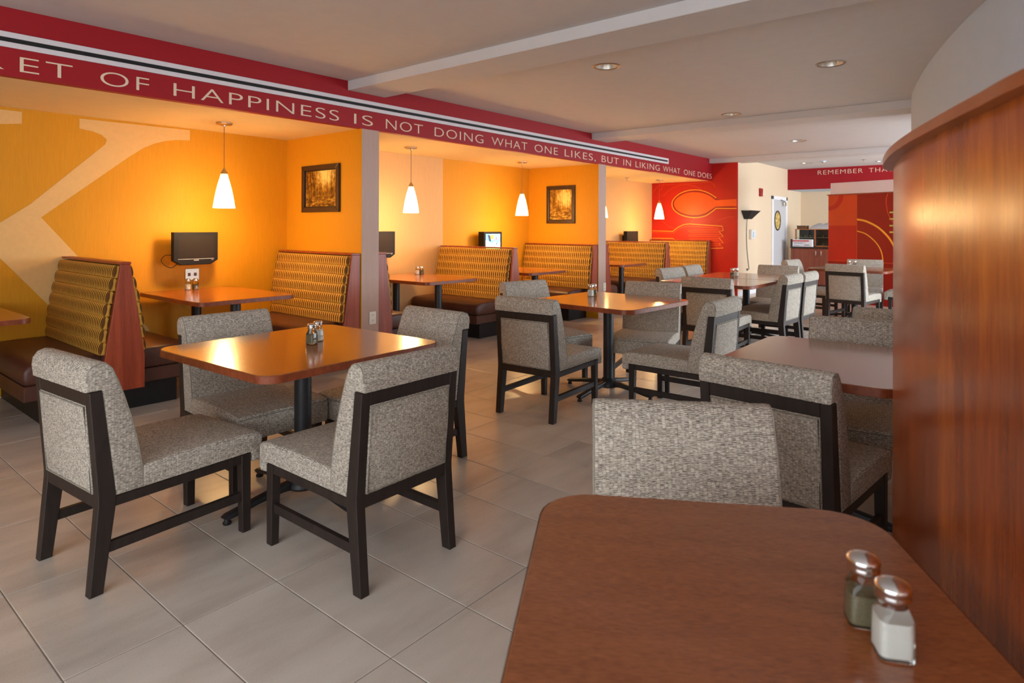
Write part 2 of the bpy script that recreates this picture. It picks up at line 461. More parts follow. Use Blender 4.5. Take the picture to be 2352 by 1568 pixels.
# ceilings and beams
CANS = [(4.655, 2.80), (5.75, 1.30), (7.565, 2.81), (10.53, 2.835), (14.24, 3.68), (14.80, 2.38)]
bm = BM(); ed = []
def loop(pts):
    vs_ = [bm.verts.new((p[0], p[1], ZT)) for p in pts]
    for a, b in zip(vs_, vs_[1:] + vs_[:1]): ed.append(bm.edges.new((a, b)))
loop([(X_MIN, Y_MIN), (X_MAX, Y_MIN), (X_MAX, YS), (X_MIN, YS)])
for cx_, cy_ in CANS: loop([(cx_ + .1 * math.cos(2 * PI * k / 32), cy_ + .1 * math.sin(2 * PI * k / 32)) for k in range(32)])
bmesh.ops.triangle_fill(bm, use_beauty=True, use_dissolve=False, edges=ed)
for f in bm.faces:
    if f.normal.z > 0: f.normal_flip()
cl = struct('ceiling', mesh('ceiling', bm, 'ceiling_paint', recalc=False))
obj('roof_deck', box('roof_deck', X_MIN, X_MAX, Y_MIN, YS, ZT + .25, ZT + .3, 'ceiling_paint'), cl)
struct('ceiling_alcove', box('ceiling_alcove', X_MIN, XC, YS + .06, YW, ZC, ZC + .06, 'alcove_paint'))
for i, (xa, xb, y1) in enumerate(((3.59, 4.03, YS), (7.85, 8.28, YS), (12.2, 12.62, YS), (-.75, -.31, YS))):
    struct('trim_%d' % (i + 1), box('beam', xa, xb, Y_MIN, y1, ZB, ZT, 'ceiling_paint', .004))

# red soffit with slot diffuser and lettering
sof = struct('wall_soffit', box('soffit', X_MIN, XC, YS, YS + .06, ZC, ZT, 'red_paint'))
dif = obj('slot_diffuser', None, sof)
bm = BM()
XE = 10.36
for z0, z1 in ((2.478, 2.512), (2.540, 2.575)): add_box(bm, X_MIN, XE, YS - .012, YS, z0, z1, .002)
add_box(bm, XE - .03, XE, YS - .012, YS, 2.512, 2.54)
dif.data = None
fr = obj('diffuser_frame', mesh('diffuser_frame', bm, 'diffuser_white'), sof)
C.objects.unlink(dif); bpy.data.objects.remove(dif)
obj('diffuser_slot', box('diffuser_slot', X_MIN, XE - .03, YS - .004, YS, 2.512, 2.540, 'slot_black'), fr)
for k in range(9):
    x = XE - .8 - k * 1.35
    obj('slot_clip', box('slot_clip', x, x + .03, YS - .0075, YS - .004, 2.514, 2.538, 'slot_black'), fr)

def word_mesh(text, x0, x1, z0, hgt, to3d, wide_ref=None):
    cu = bpy.data.curves.new('word', 'FONT'); cu.body = text; cu.size = 1.0; cu.extrude = .004; cu.space_character = 1.12
    cu.offset = -.012
    t = bpy.data.objects.new('word', cu); C.objects.link(t)
    me = bpy.data.meshes.new_from_object(t); C.objects.unlink(t); bpy.data.objects.remove(t)
    xs = [v.co.x for v in me.vertices]; ax, bx_ = min(xs), max(xs)
    cap = .70
    for v in me.vertices:
        u = x0 + (v.co.x - ax) / (bx_ - ax) * (x1 - x0); h = z0 + v.co.y / cap * hgt; dd = v.co.z
        v.co = Vector(to3d(u, h, dd))
    me.materials.clear(); me.materials.append(MATS['letter_cream']); boxuv(me); me.update()
    return me
ON_SOFFIT = lambda u, h, d: (u, YS - .0015 - d * .3, h)
for wd, xa, xb in (('SECR', .22, 1.02), ('ET', 1.099, 1.385), ('OF', 1.549, 1.86), ('HAPPINESS', 2.03, 3.492), ('IS', 3.662, 3.882), ('NOT', 4.044, 4.538),
                   ('DOING', 4.708, 5.49), ('WHAT', 5.637, 6.325), ('ONE', 6.48, 6.995), ('LIKES,', 7.16, 7.957), ('BUT', 8.128, 8.629),
                   ('IN', 8.779, 9.016), ('LIKING', 9.174, 10.027), ('WHAT', 10.161, 10.848), ('ONE', 11.016, 11.524), ('DOES', 11.646, 12.325)):
    obj('lettering', word_mesh(wd, xa, xb, 2.335, .1, ON_SOFFIT), sof)

# booth back wall (wallpaper changes from bay to bay) and K mural
wl = struct('wall_left', box('wall_left', X_MIN, XA, YW, YW + .12, 0, ZC + .1, 'paper_yellow'))
struct('wall_left_middle', box('wall_left_middle', XA, 6.12, YW, YW + .12, 0, ZC + .1, 'paper_tan'))
struct('wall_left_middle_2', box('wall_left_middle_2', 6.12, XB, YW, YW + .12, 0, ZC + .1, 'paper_yellow'))
struct('wall_left_far', box('wall_left_far', XB, XC, YW, YW + .12, 0, ZC + .1, 'paper_tan'))
K_ARM = [(1.06, 1.21), (1.266, 1.378), (1.46, 1.53), (1.945, 2.02), (2.0, 2.075), (2.012, 2.117), (1.97, 2.155), (1.9, 2.178), (1.804, 2.19), (1.804, 2.275), (2.721, 2.285), (2.721, 2.186), (2.6, 2.178), (2.5, 2.158),
         (2.40, 2.122), (2.307, 2.071), (2.2, 1.99), (1.535, 1.426), (1.267, 1.103), (1.06, .95)]
K_LEG = [(1.267, 1.103), (1.535, 1.426), (1.79, 1.103), (2.35, .42), (2.45, .16), (1.95, .16), (1.57, .722)]
K_STEM = [(.35, 2.275), (1.406, 2.275), (1.406, 2.18), (1.20, 2.15), (1.08, 2.06), (1.06, 1.92), (1.06, .16), (.65, .16), (.65, 2.0), (.6, 2.14), (.35, 2.18)]
bm = BM()
for pts, a in ((K_ARM, .0020), (K_LEG, .0021), (K_STEM, .0022)): add_prism(bm, pts, YW - a, YW - .0002, FY)
obj('letter_mural', mesh('letter_mural', bm, 'mural_cream'), wl)

# dividers between the bays
def divider(name, x0):
    o = struct(name, box(name, x0, x0 + TH, YS + .001, YW, 0, ZC, 'paper_taupe'))
    obj('yellow_face', box('yellow_face', x0 - .003, x0, YS + .001, YW, 0, ZC, 'paper_yellow'), o)
    return o
d1 = divider('wall_divider_1', XA); d2 = divider('wall_divider_2', XB)

# red mural wall, beige far wall, back wall
rw = struct('wall_mural', box('wall_mural', XC, XC + .05, YF, YW, 0, ZB, 'mural_red'))
struct('wall_far_left', box('wall_far_left', XC + .05, X_MAX, YF, YW + .12, 0, ZT, 'paper_beige'))
wb = struct('wall_back', box('wall_back', X_MAX, X_MAX + .12, Y_MIN, YF + .6, 0, ZT, 'paper_beige'))
struct('baseboard_far', box('baseboard_far', XC + .02, 14.36, YF - .015, YF, 0, .11, 'door_trim', .003))
ONX = lambda x0: (lambda p, q, a: Vector((x0 - a, p, q)))
MX = ONX(XC)
so = [(4.47, 1.965), (4.879, 1.952), (5.005, 2.036), (5.144, 2.096), (5.309, 2.127), (5.501, 2.113), (5.672, 2.049), (5.795, 1.944), (5.827, 1.844), (5.789, 1.734), (5.67, 1.64), (5.499, 1.581), (5.307, 1.561), (5.119, 1.589), (4.981, 1.666), (4.878, 1.743), (4.47, 1.734)]
si = [(4.47, 1.917), (4.89, 1.905), (5.005, 1.991), (5.144, 2.051), (5.309, 2.079), (5.501, 2.069), (5.671, 1.998), (5.758, 1.92), (5.78, 1.839), (5.745, 1.757), (5.658, 1.686), (5.499, 1.631), (5.308, 1.613), (5.12, 1.645), (5.004, 1.707), (4.89, 1.776), (4.47, 1.782)]
body = [so[0], so[1]] + [tuple(p) for p in catmull(so[1:-1], 5)] + [so[-1]]
inner = [si[0]] + [tuple(p) for p in catmull(si[1:-1], 5)] + [si[-1]]
obj('spoon_halo', prism('spoon_halo', body[1:], 0, .0015, MX, 'mural_deep'), rw)
obj('spoon_bowl', prism('spoon_bowl', inner, 0, .003, MX, 'mural_orange'), rw)
obj('spoon_outline', ribbon('spoon_outline', body[1:], .016, 0, .004, MX, 'mural_line'), rw)
fk = [(6.277, 1.285), (5.805, 1.276), (5.694, 1.362), (5.572, 1.416), (5.451, 1.432), (4.753, 1.387), (4.734, 1.299), (4.82, 1.28), (4.734, 1.18), (4.82, 1.154), (4.734, 1.056), (4.815, 1.032), (4.733, .95), (5.45, .915), (5.62, .95), (5.72, 1.05), (5.80, 1.127), (6.277, 1.127)]
obj('fork_body', prism('fork_body', fk, 0, .0015, MX, 'mural_fork'), rw)
obj('fork_outline', ribbon('fork_outline', fk, .014, 0, .004, MX, 'mural_line'), rw)
obj('fork_outline', ribbon('fork_outline', [(6.277, 1.25), (5.79, 1.24), (5.68, 1.325), (5.56, 1.372), (5.45, 1.385), (4.83, 1.345)], .009, 0, .004, MX, 'mural_orange'), rw)
for zz in (1.29, 1.20, 1.11, 1.02):
    slot = [(4.80, zz + .022), (5.43, zz + .013), (5.46, zz - .006), (5.43, zz - .026), (4.80, zz - .02)]
    obj('fork_slot', ribbon('fork_slot', slot, .011, 0, .004, MX, 'mural_orange'), rw)
def arc(cy, cz, r, a0, a1, n=26): return [(cy + r * math.cos(math.radians(a0 + (a1 - a0) * k / n)), cz + r * math.sin(math.radians(a0 + (a1 - a0) * k / n))) for k in range(n + 1)]
for cy, cz, r, a0, a1 in ((5.55, 1.62, .86, 20, 140), (5.55, 1.62, .62, 40, 150), (5.7, 1.75, .42, 190, 330), (4.55, .95, .62, 60, 155), (4.7, .75, .42, 190, 300), (5.6, 2.0, .5, 15, 110)):
    pts = [p for p in arc(cy, cz, r, a0, a1) if YF + .02 < p[0] < YW - .02 and .1 < p[1] < 2.29]
    if len(pts) > 3: obj('mural_arc', ribbon('mural_arc', pts, .008, 0, .001, MX, 'mural_faint'), rw)

# far red soffit with lettering
XR = 15.64
fs = struct('wall_soffit_far', box('wall_soffit_far', XR, XR + .05, Y_MIN, YF, 2.25, ZT, 'red_paint'))
struct('ceiling_far', box('ceiling_far', XR + .05, X_MAX, Y_MIN, YF, 2.25, 2.30, 'daylight_tinted_white'))
ON_FAR = lambda u, h, d: (XR - .0015 - d * .4, u, h)
obj('lettering', word_mesh('REMEMBER', 3.80, 2.88, 2.575, .10, ON_FAR), fs)
obj('lettering', word_mesh('THAT', 2.76, 2.30, 2.575, .10, ON_FAR), fs)

# right-hand wall with windows, wall behind the camera
bm = BM(); edges = [X_MIN] + [e for a, b, p in RIGHT_WIN for e in (a, b)] + [X_MAX]
add_box(bm, X_MIN, X_MAX, Y_MIN - .15, Y_MIN, 0, .75); add_box(bm, X_MIN, X_MAX, Y_MIN - .15, Y_MIN, 2.4, ZT)
for k in range(0, len(edges), 2): add_box(bm, edges[k], edges[k + 1], Y_MIN - .15, Y_MIN, .75, 2.4)
struct('wall_right', mesh('wall_right', bm, 'paper_beige'))
bm = BM()
add_box(bm, X_MIN - .15, X_MIN, Y_MIN, YW, 0, .7); add_box(bm, X_MIN - .15, X_MIN, Y_MIN, YW, 2.4, ZT)
add_box(bm, X_MIN - .15, X_MIN, Y_MIN, -1.8, .7, 2.4); add_box(bm, X_MIN - .15, X_MIN, 3.0, YW, .7, 2.4)
struct('wall_front', mesh('wall_front', bm, 'paper_beige'))
for k, (xa, xb, p) in enumerate(RIGHT_WIN):
    bm = BM()
    add_box(bm, xa, xb, Y_MIN - .1, Y_MIN - .04, .75, .80); add_box(bm, xa, xb, Y_MIN - .1, Y_MIN - .04, 2.35, 2.4)
    for x in (xa, (xa + xb) / 2 - .025, xb - .05): add_box(bm, x, x + .05, Y_MIN - .1, Y_MIN - .04, .8, 2.35)
    wn_ = struct('window_%d' % (k + 1), mesh('window_frame', bm, 'door_trim'))
    obj('pane', box('pane', xa + .05, xb - .05, Y_MIN - .075, Y_MIN - .065, .8, 2.35, 'glass'), wn_)
bm = BM()
add_box(bm, X_MIN - .1, X_MIN - .04, -1.8, 3.0, .7, .75); add_box(bm, X_MIN - .1, X_MIN - .04, -1.8, 3.0, 2.35, 2.4)
for y in (-1.8, .575, 2.95): add_box(bm, X_MIN - .1, X_MIN - .04, y, y + .05, .75, 2.35)
struct('window_6', mesh('window_frame', bm, 'door_trim'))

# curved ceiling-hung white bulkhead
def wall_strip(name, path, thick, z0, z1, mat, right=True, smooth=50):
    """solid wall along a 2-D path, thickness to the right of the path"""
    P = [Vector(p) for p in path]; R = []
    for i, p in enumerate(P):
        t = P[min(i + 1, len(P) - 1)] - P[max(i - 1, 0)]; t.normalize(); R.append(p + Vector((t.y, -t.x)) * thick)
    bm = BM(); rows = []
    for a, b in zip(P, R): rows.append([bm.verts.new((a.x, a.y, z0)), bm.verts.new((a.x, a.y, z1)), bm.verts.new((b.x, b.y, z1)), bm.verts.new((b.x, b.y, z0))])
    for r0, r1 in zip(rows, rows[1:]):
        for k in range(4): bm.faces.new((r0[k], r0[(k + 1) % 4], r1[(k + 1) % 4], r1[k]))
    bm.faces.new(rows[0][::-1]); bm.faces.new(rows[-1])
    bmesh.ops.recalc_face_normals(bm, faces=bm.faces)
    me = mesh(name, bm, mat, smooth, recalc=False)
    # path-length UVs so that the grain follows the curve
    L = [0]
    for a, b in zip(P, P[1:]): L.append(L[-1] + (b - a).length)
    uvl = me.uv_layers['UVMap']; nv = {}
    for i in range(len(P)):
        for k in range(4): nv[i * 4 + k] = L[i] + (.0 if k < 2 else .37)
    for lp in me.loops:
        v = me.vertices[lp.vertex_index].co; uvl.data[lp.index].uv = (nv[lp.vertex_index], v.z)
    return me
bulk = catmull([(2.4, -1.0), (3.2, -.48), (4.0, -.08), (4.731, .214), (5.429, .442), (6.273, .672), (7.055, .849), (7.74, .975), (8.3, 1.03), (8.8, .98), (9.2, .78), (9.42, .35), (9.45, -.6)], 5)
struct('wall_bulkhead', wall_strip('wall_bulkhead', [tuple(p) for p in bulk], .12, 2.05, ZT, 'daylight_tinted_white'))

low = [tuple(p) for p in bulk if 2.72 < p[0] < 4.85]
struct('wall_light_blocker', wall_strip('wall_light_blocker', low, .12, 0, 2.05, 'paper_beige'))  # unseen wall, added to keep window light off the chair nearby

# curved veneered screen wall beside the camera, with cap
face = [(.30, -.56), (.56, -.41), (.86, -.185), (1.10, -.032), (1.30, .045), (1.45, .10), (1.72, .193), (2.0, .273), (2.28, .333), (2.44, .355), (2.53, .345), (2.59, .305), (2.61, .24), (2.61, .1), (2.61, -.4), (2.61, -1.6)]
facec = [tuple(p) for p in catmull(face, 6)]
sw = struct('wall_curved', wall_strip('wall_curved', facec, .09, 0, 1.558, 'curved_veneer'))
capc = []
for i, p in enumerate(facec):
    a = Vector(facec[max(i - 1, 0)]); b = Vector(facec[min(i + 1, len(facec) - 1)]); t = (b - a).normalized()
    capc.append(tuple(Vector(p) + Vector((-t.y, t.x)) * .030))
me = wall_strip('cap_rail', capc, .15, 1.558, 1.580, 'cap_veneer')
o = obj('cap_rail', me, sw)

# ================================================================= BOOTHS
DEP = YW - YS - .012
ZS, ZTOP = .45, 1.075
NCH = 7
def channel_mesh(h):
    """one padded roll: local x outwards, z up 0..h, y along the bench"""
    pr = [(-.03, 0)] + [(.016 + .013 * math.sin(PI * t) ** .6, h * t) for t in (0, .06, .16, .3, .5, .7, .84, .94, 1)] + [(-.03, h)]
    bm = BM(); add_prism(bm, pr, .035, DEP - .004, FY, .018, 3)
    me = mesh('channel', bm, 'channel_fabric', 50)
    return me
slant = {}
def bench_side(parent, s, xb, xt, depth):
    """upholstered side facing s (+1/-1) : back from (xb,ZS) to (xt,ZTOP), seat out to depth"""
    L = math.hypot(xb - xt, ZTOP - ZS); h = L / NCH; ang = math.atan2(xb - xt, ZTOP - ZS)
    core = [(s * xb, ZS - .1), (s * xt, ZTOP), (s * (xt - .025), ZTOP), (s * (xt - .025), ZS - .1)]
    bk = obj('backrest', prism('backrest', core, .032, DEP, FY, 'vinyl'), parent)
    key = round(h, 4)
    if key not in slant: slant[key] = channel_mesh(h)
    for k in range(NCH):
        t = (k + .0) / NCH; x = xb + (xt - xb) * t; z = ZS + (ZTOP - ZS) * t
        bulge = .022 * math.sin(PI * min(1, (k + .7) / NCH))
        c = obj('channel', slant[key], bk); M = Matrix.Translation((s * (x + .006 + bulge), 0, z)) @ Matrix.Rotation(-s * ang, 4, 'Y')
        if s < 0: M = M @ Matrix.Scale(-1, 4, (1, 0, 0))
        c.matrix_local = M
    # seat
    y0 = .13
    x0 = xb - .02
    sp = rrect(.30, .155, .05, 4)
    prof = [(0, .295), (depth - .03, .295), (depth - .005, .31), (depth, .345), (depth - .003, .395), (depth - .03, .43), (depth - .09, .447), (depth - .2, .452), (0, .452)]
    prof = [(s * (x0 + max(0, p - x0)), q) for p, q in prof]
    st = obj('seat_cushion', prism('seat_cushion', prof, y0, DEP, FY, 'vinyl', .03, 3, 50), parent)
    bp = [(s * x0, .19), (s * (depth - .012), .19), (s * (depth - .012), .293), (s * x0, .293)]
    obj('seat_box', prism('seat_box', bp, y0 + .012, DEP, FY, 'vinyl', .006, 1), parent)
    kp = [(s * .01, 0), (s * (depth - .13), 0), (s * (depth - .13), .19), (s * .01, .19)]
    obj('kick_base', prism('kick_base', kp, .21, DEP, FY, 'kick_black'), parent)

def double_bench(xc, label):
    r = empty('booth_bench', (xc, YS, 0), 0, label, 'bench', 'upholstered booth benches in the alcoves')
    pan = [(-.128, .19), (.128, .19), (.128, .42), (.030, 1.085), (-.030, 1.085), (-.128, .42)]
    obj('end_panel', prism('end_panel', pan, 0, .032, FY, 'panel_wood', .003, 1), r)
    obj('cap_rail', box('cap_rail', -.036, .036, -.004, DEP, 1.085, 1.102, 'panel_wood', .003), r)
    for s in (1, -1): bench_side(r, s, .118, .022, .565)
    return r
def single_bench(xw, s, label):
    """against a divider face at xw, facing s"""
    r = empty('booth_bench', (xw, YS, 0), 0, label, 'bench', 'upholstered booth benches in the alcoves')
    pan = [(s * .004, .19), (s * .185, .19), (s * .185, .42), (s * .098, 1.085), (s * .004, 1.085)]
    obj('end_panel', prism('end_panel', pan, .012, .044, FY, 'panel_wood', .003, 1), r)
    obj('cap_rail', box('cap_rail', min(s * .004, s * .105), max(s * .004, s * .105), .01, DEP, 1.085, 1.102, 'panel_wood', .003), r)
    bench_side(r, s, .172, .090, .60)
    return r
double_bench(1.711, 'nearest double-sided gold booth bench with a red wood end panel')
single_bench(XA - .003, -1, 'gold channel-back booth bench under the nearest framed forest picture')
single_bench(XA + TH, 1, 'booth bench mostly hidden right behind the nearest wall divider')
double_bench(6.097, 'double-sided booth bench with brown seat beside the booth television showing a picture')
single_bench(XB - .003, -1, 'gold booth bench under the framed stream picture of the middle alcove')
single_bench(XB + TH, 1, 'booth bench peeking out right behind the farther wall divider')
double_bench(10.38, 'double-sided gold booth bench of the far alcove, left of the spoon and fork mural')
single_bench(XC - .001, -1, 'farthest gold booth bench, its back against the red mural wall')

# booth tables
def table_top(w, d, r, mat, th=.036):
    bm = BM(); add_prism(bm, rrect(w, d, r, 6), 0, th, FZ, .003, 1); return mesh('table_top', bm, mat, 30)
def edge_band(w, d, r, th=.036):
    bm = BM(); pts = rrect(w + .003, d + .003, r, 6); n = len(pts)
    lo = [bm.verts.new((p[0], p[1], .002)) for p in pts]; hi = [bm.verts.new((p[0], p[1], th - .003)) for p in pts]
    for i in range(n): bm.faces.new((lo[i], lo[(i + 1) % n], hi[(i + 1) % n], hi[i]))
    me = mesh('edge_band', bm, 'table_edge', 30, recalc=False)
    # run the grain around the rim
    return me
TZ = .76
def booth_table(xc, label, y0=5.0, y1=6.22, w=.84):
    r = empty('booth_table', (xc, (y0 + y1) / 2, 0), 0, label, 'table', 'booth tables in the alcoves')
    d = y1 - y0
    t = obj('table_top', table_top(w, d, .07, 'booth_laminate'), r, (0, 0, TZ - .036))
    obj('edge_band', edge_band(w, d, .07), t)
    for yy in (-d / 2 + .26, d / 2 - .22):
        obj('leg', tube('leg', [(0, yy, .03), (0, yy, TZ - .05)], .042, 'iron', 20), r)
        obj('mount_plate', box('mount_plate', -.11, .11, yy - .11, yy + .11, TZ - .05, TZ - .037, 'iron', .003), r)
        bm = BM(); add_lathe(bm, [(0, 0), (.20, 0), (.20, .012), (.06, .035), (.045, .06), (0, .06)], 24, (0, yy, 0))
        obj('foot', mesh('foot', bm, 'iron', 40), r)
    return r
booth_table(.76, 'honey wood booth table cut off by the left edge of the picture')
booth_table(2.66, 'honey wood booth table under the large nearest pendant lamp, below a dark television')
booth_table(5.05, 'honey wood booth table just right of the nearest wall divider')
booth_table(6.87, 'honey wood booth table half hidden by the middle double bench')
booth_table(9.23, 'honey wood booth table in the far alcove behind the second wall divider')

# ================================================================= LOOSE FURNITURE
def chair_proto():
    P = {}
    W = .25; LW = .042
    rear = [(0, 0), (.046, 0), (.088, .315), (.088, .36), (.040, .75), (-.004, .75), (.027, .36), (.027, .33)]
    P['rear_leg'] = [prism('leg', rear, a, a + LW, FX, 'chair_wood', .003, 1) for a in (-W, W - LW)]
    fr_ = []
    for a in (-W, W - LW):
        bm = BM(); i0 = .006 if a < 0 else 0; i1 = 0 if a < 0 else .006
        q = [(a, .600, .345), (a + LW, .600, .345), (a + LW, .645, .345), (a, .645, .345)]
        b = [(a + (0 if a < 0 else .006), .606, 0), (a + LW - (.006 if a < 0 else 0), .606, 0), (a + LW - (.006 if a < 0 else 0), .645, 0), (a + (0 if a < 0 else .006), .645, 0)]
        hv = [bm.verts.new(v) for v in q]; lv = [bm.verts.new(v) for v in b]
        for i in range(4): bm.faces.new((lv[i], lv[(i + 1) % 4], hv[(i + 1) % 4], hv[i]))
        bm.faces.new(hv); bm.faces.new(lv[::-1])
        bmesh.ops.bevel(bm, geom=list(bm.edges), offset=.0025, segments=1, affect='EDGES')
        fr_.append(mesh('leg', bm, 'chair_wood'))
    P['front_leg'] = fr_
    P['side_rail'] = [box('side_rail', a, a + .032, .084, .606, .308, .345, 'chair_wood', .002) for a in (-W + .004, W - .036)]
    P['front_rail'] = [box('front_rail', -W + LW, W - LW, .606, .640, .308, .345, 'chair_wood', .002)]
    P['stretcher'] = [box('stretcher', a, a + .024, .05, .612, .140, .178, 'chair_wood', .002) for a in (-W + .009, W - .033)]
    P['bottom_rail'] = [prism('bottom_rail', [(.030, .312), (.072, .312), (.072, .362), (.028, .362)], -W + LW, W - LW, FX, 'chair_wood', .002, 1)]
    P['top_rail'] = [prism('top_rail', [(.002, .698), (.044, .698), (.038, .748), (-.003, .748)], -W + LW, W - LW, FX, 'chair_wood', .002, 1)]
    yb = lambda z: .027 + (z - .36) / .39 * (-.031)
    P['back_panel'] = [prism('back_panel', [(yb(.362) - .001, .362), (yb(.53) - .006, .53), (yb(.698) - .001, .698), (yb(.698) + .03, .698), (yb(.362) + .03, .362)], -W + LW, W - LW, FX, 'tweed', .006, 2, 40)]
    pp = []
    for x, z in [(-1, 0), (1, 0), (1, 1), (-1, 1)]:
        xx = x * (W - LW - .006); zz = .368 if z == 0 else .692; pp.append((xx, yb(zz) - .003, zz))
    P['panel_piping'] = [tube('piping', pp, .0035, 'piping', 6, True)]
    back = [(.088, .347), (.041, .751), (-.013, .752), (-.017, .79), (-.013, .825), (.004, .848), (.03, .857), (.055, .852), (.076, .83), (.096, .785), (.118, .72), (.145, .63), (.168, .53), (.184, .44), (.192, .347)]
    P['backrest'] = [prism('backrest', back, -W - .002, W + .002, FX, 'tweed', .012, 3, 35)]
    bp = []
    ro = offset_poly(back, .004)
    for sx in (-1, 1):
        bp.append(tube('piping', [(sx * (W - .002), p, q) for p, q in ro[3:]], .0034, 'piping', 6))
    P['back_piping'] = bp
    seat = [(.182, .347), (.650, .347), (.650, .305), (.692, .302), (.702, .315), (.705, .36), (.703, .405), (.69, .425), (.64, .434), (.45, .441), (.30, .438), (.182, .432)]
    P['seat'] = [prism('seat', seat, -W - .003, W + .003, FX, 'tweed', .012, 3, 35)]
    P['seat_piping'] = [tube('piping', [(sx * (W - .001), p, q) for p, q in ((.19, .424), (.45, .432), (.64, .426), (.690, .416))], .0034, 'piping', 6) for sx in (-1, 1)]
    P['seat_piping'].append(tube('piping', [(-W + .001, .699, .412), (0, .701, .414), (W - .001, .699, .412)], .0034, 'piping', 6))
    return P
CH = chair_proto()
def make_chair():
    r = empty('dining_chair')
    for k in ('rear_leg', 'front_leg'):
        for me in CH[k]: obj('leg', me, r)
    for k in ('side_rail', 'front_rail', 'stretcher', 'bottom_rail', 'top_rail'):
        for me in CH[k]: obj(k, me, r)
    bp = obj('back_panel', CH['back_panel'][0], r); obj('piping', CH['panel_piping'][0], bp)
    b = obj('backrest', CH['backrest'][0], r)
    for me in CH['back_piping']: obj('piping', me, b)
    s = obj('seat', CH['seat'][0], r)
    for me in CH['seat_piping']: obj('piping', me, s)
    return r
CHAIRS = [  # x, y of the rear feet line, heading (deg, direction the sitter faces), label
    (.772, 2.888, 5, 'tweed chair at the far left, dark framed back to us, nearest square table'),
    (1.672, 1.885, 90.5, 'tweed chair in front of the nearest square table, framed back toward the camera'),
    (1.775, 3.66, 269, 'tweed chair facing us between the nearest square table and the near booth'),
    (2.725, 2.83, 179, 'tweed chair tucked in at the right side of the nearest square table'),
    (3.51, 2.785, 3.5, 'tweed chair with framed back to us, left side of the middle square table'),
    (4.41, 1.66, 90, 'tweed chair seen from its side, at the near side of the middle square table'),
    (5.36, 2.71, 196, 'tweed chair facing left at the right side of the middle square table'),
    (4.64, 3.71, 256, 'tweed chair behind the middle square table, mostly its rounded top showing'),
    (6.12, 2.525, 3, 'tweed chair at the left end of the two joined tables, framed back to us'),
    (7.24, 1.99, 87, 'tweed chair at the near side of the joined tables, left of two'),
    (7.77, 1.955, 88, 'tweed chair at the near side of the joined tables, right of two'),
    (8.81, 2.62, 184, 'tweed chair at the right end of the two joined tables, facing left'),
    (7.37, 3.54, 262, 'tweed chair behind the joined tables, left of two overlapping tops'),
    (8.06, 3.57, 270, 'tweed chair behind the joined tables, right of two overlapping tops'),
    (9.63, 2.0, -8, 'tweed chair with framed back to us at the farthest table'),
    (11.38, 2.06, 188, 'tweed chair facing us at the farthest table, in front of the red panel'),
    (10.55, 2.98, 262, 'tweed chair behind the farthest table, in front of the buffet cabinet'),
    (10.90, .98, 90, 'tweed chair seat half hidden by the curved wood wall, at the farthest table'),
    (2.40, .775, -6, 'large tweed chair with framed back beside the curved wood wall'),
    (1.747, .803, 213.3, 'foreground tweed chair facing us across the large brown table'),
    (3.975, .745, 189, 'tweed chair beyond the pinkish lit table beside the curved wood wall'),
    (4.48, .63, 0, 'farthest tweed chair in the row beside the curved wood wall, only its top showing'),
]
proto = make_chair()
for i, (x, y, a, lab) in enumerate(CHAIRS):
    o = proto if i == 0 else copy_tree(proto)
    o.location = (x, y, 0); o.rotation_euler = (0, 0, math.radians(a - 90))
    tag(o, lab, 'chair', 'tweed dining chairs')

def pedestal_parts():
    P = {}
    P['column'] = tube('column', [(0, 0, .07), (0, 0, TZ - .05)], .042, 'iron', 24)
    P['mount_plate'] = box('mount_plate', -.16, .16, -.16, .16, TZ - .05, TZ - .037, 'iron', .004)
    P['hub'] = lathe('hub', [(0, .045), (.07, .045), (.085, .06), (.08, .085), (.055, .105), (.045, .12), (0, .12)], 'iron', 24)
    arm = [(.05, .05), (.05, .098), (.12, .092), (.25, .072), (.36, .052), (.40, .046), (.418, .034), (.40, .022), (.36, .026), (.25, .044), (.12, .056)]
    P['arm'] = prism('arm', arm, -.022, .022, FY, 'iron', .006, 2, 30)
    P['glide'] = lathe('glide', [(0, 0), (.018, 0), (.02, .008), (.014, .016), (.008, .03), (0, .03)], 'glide', 12)
    return P
PD = pedestal_parts()
def square_table(x, y, rot, w, d, r, label, group=None):
    t = empty('dining_table', (x, y, 0), math.radians(rot), label, 'table', group)
    tp = obj('table_top', table_top(w, d, r, 'table_laminate'), t, (0, 0, TZ - .036))
    obj('edge_band', edge_band(w, d, r), tp)
    obj('column', PD['column'], t); obj('mount_plate', PD['mount_plate'], t); obj('hub', PD['hub'], t)
    for k in range(4):
        a = obj('foot', PD['arm'], t, (0, 0, 0), k * PI / 2)
        obj('glide', PD['glide'], a, (.395, 0, 0))
    return t
G = 'square pedestal tables on the tiled floor'
square_table(1.79, 2.845, 2, 1.01, .98, .085, 'nearest square wooden table set with four grey chairs and two shakers', G)
square_table(4.53, 2.70, -3, .97, 1.0, .085, 'middle square wooden table with four chairs, beyond the nearest one', G)
square_table(6.96, 2.72, 0, .93, 1.02, .085, 'left one of the two wooden tables pushed together in the back', G)
square_table(7.905, 2.74, 0, .93, 1.02, .085, 'right one of the two wooden tables pushed together in the back', G)
square_table(10.46, 2.03, -4, 1.0, 1.05, .085, 'farthest wooden table in front of the red and orange panel', G)
square_table(3.175, .745, 0, .97, .75, .09, 'pinkish lit wooden table beside the curved wood wall, behind the foreground chair', G)
square_table(.935, .317, 31, .93, .69, .11, 'large brown foreground table with two glass shakers, bottom right of the picture', G)

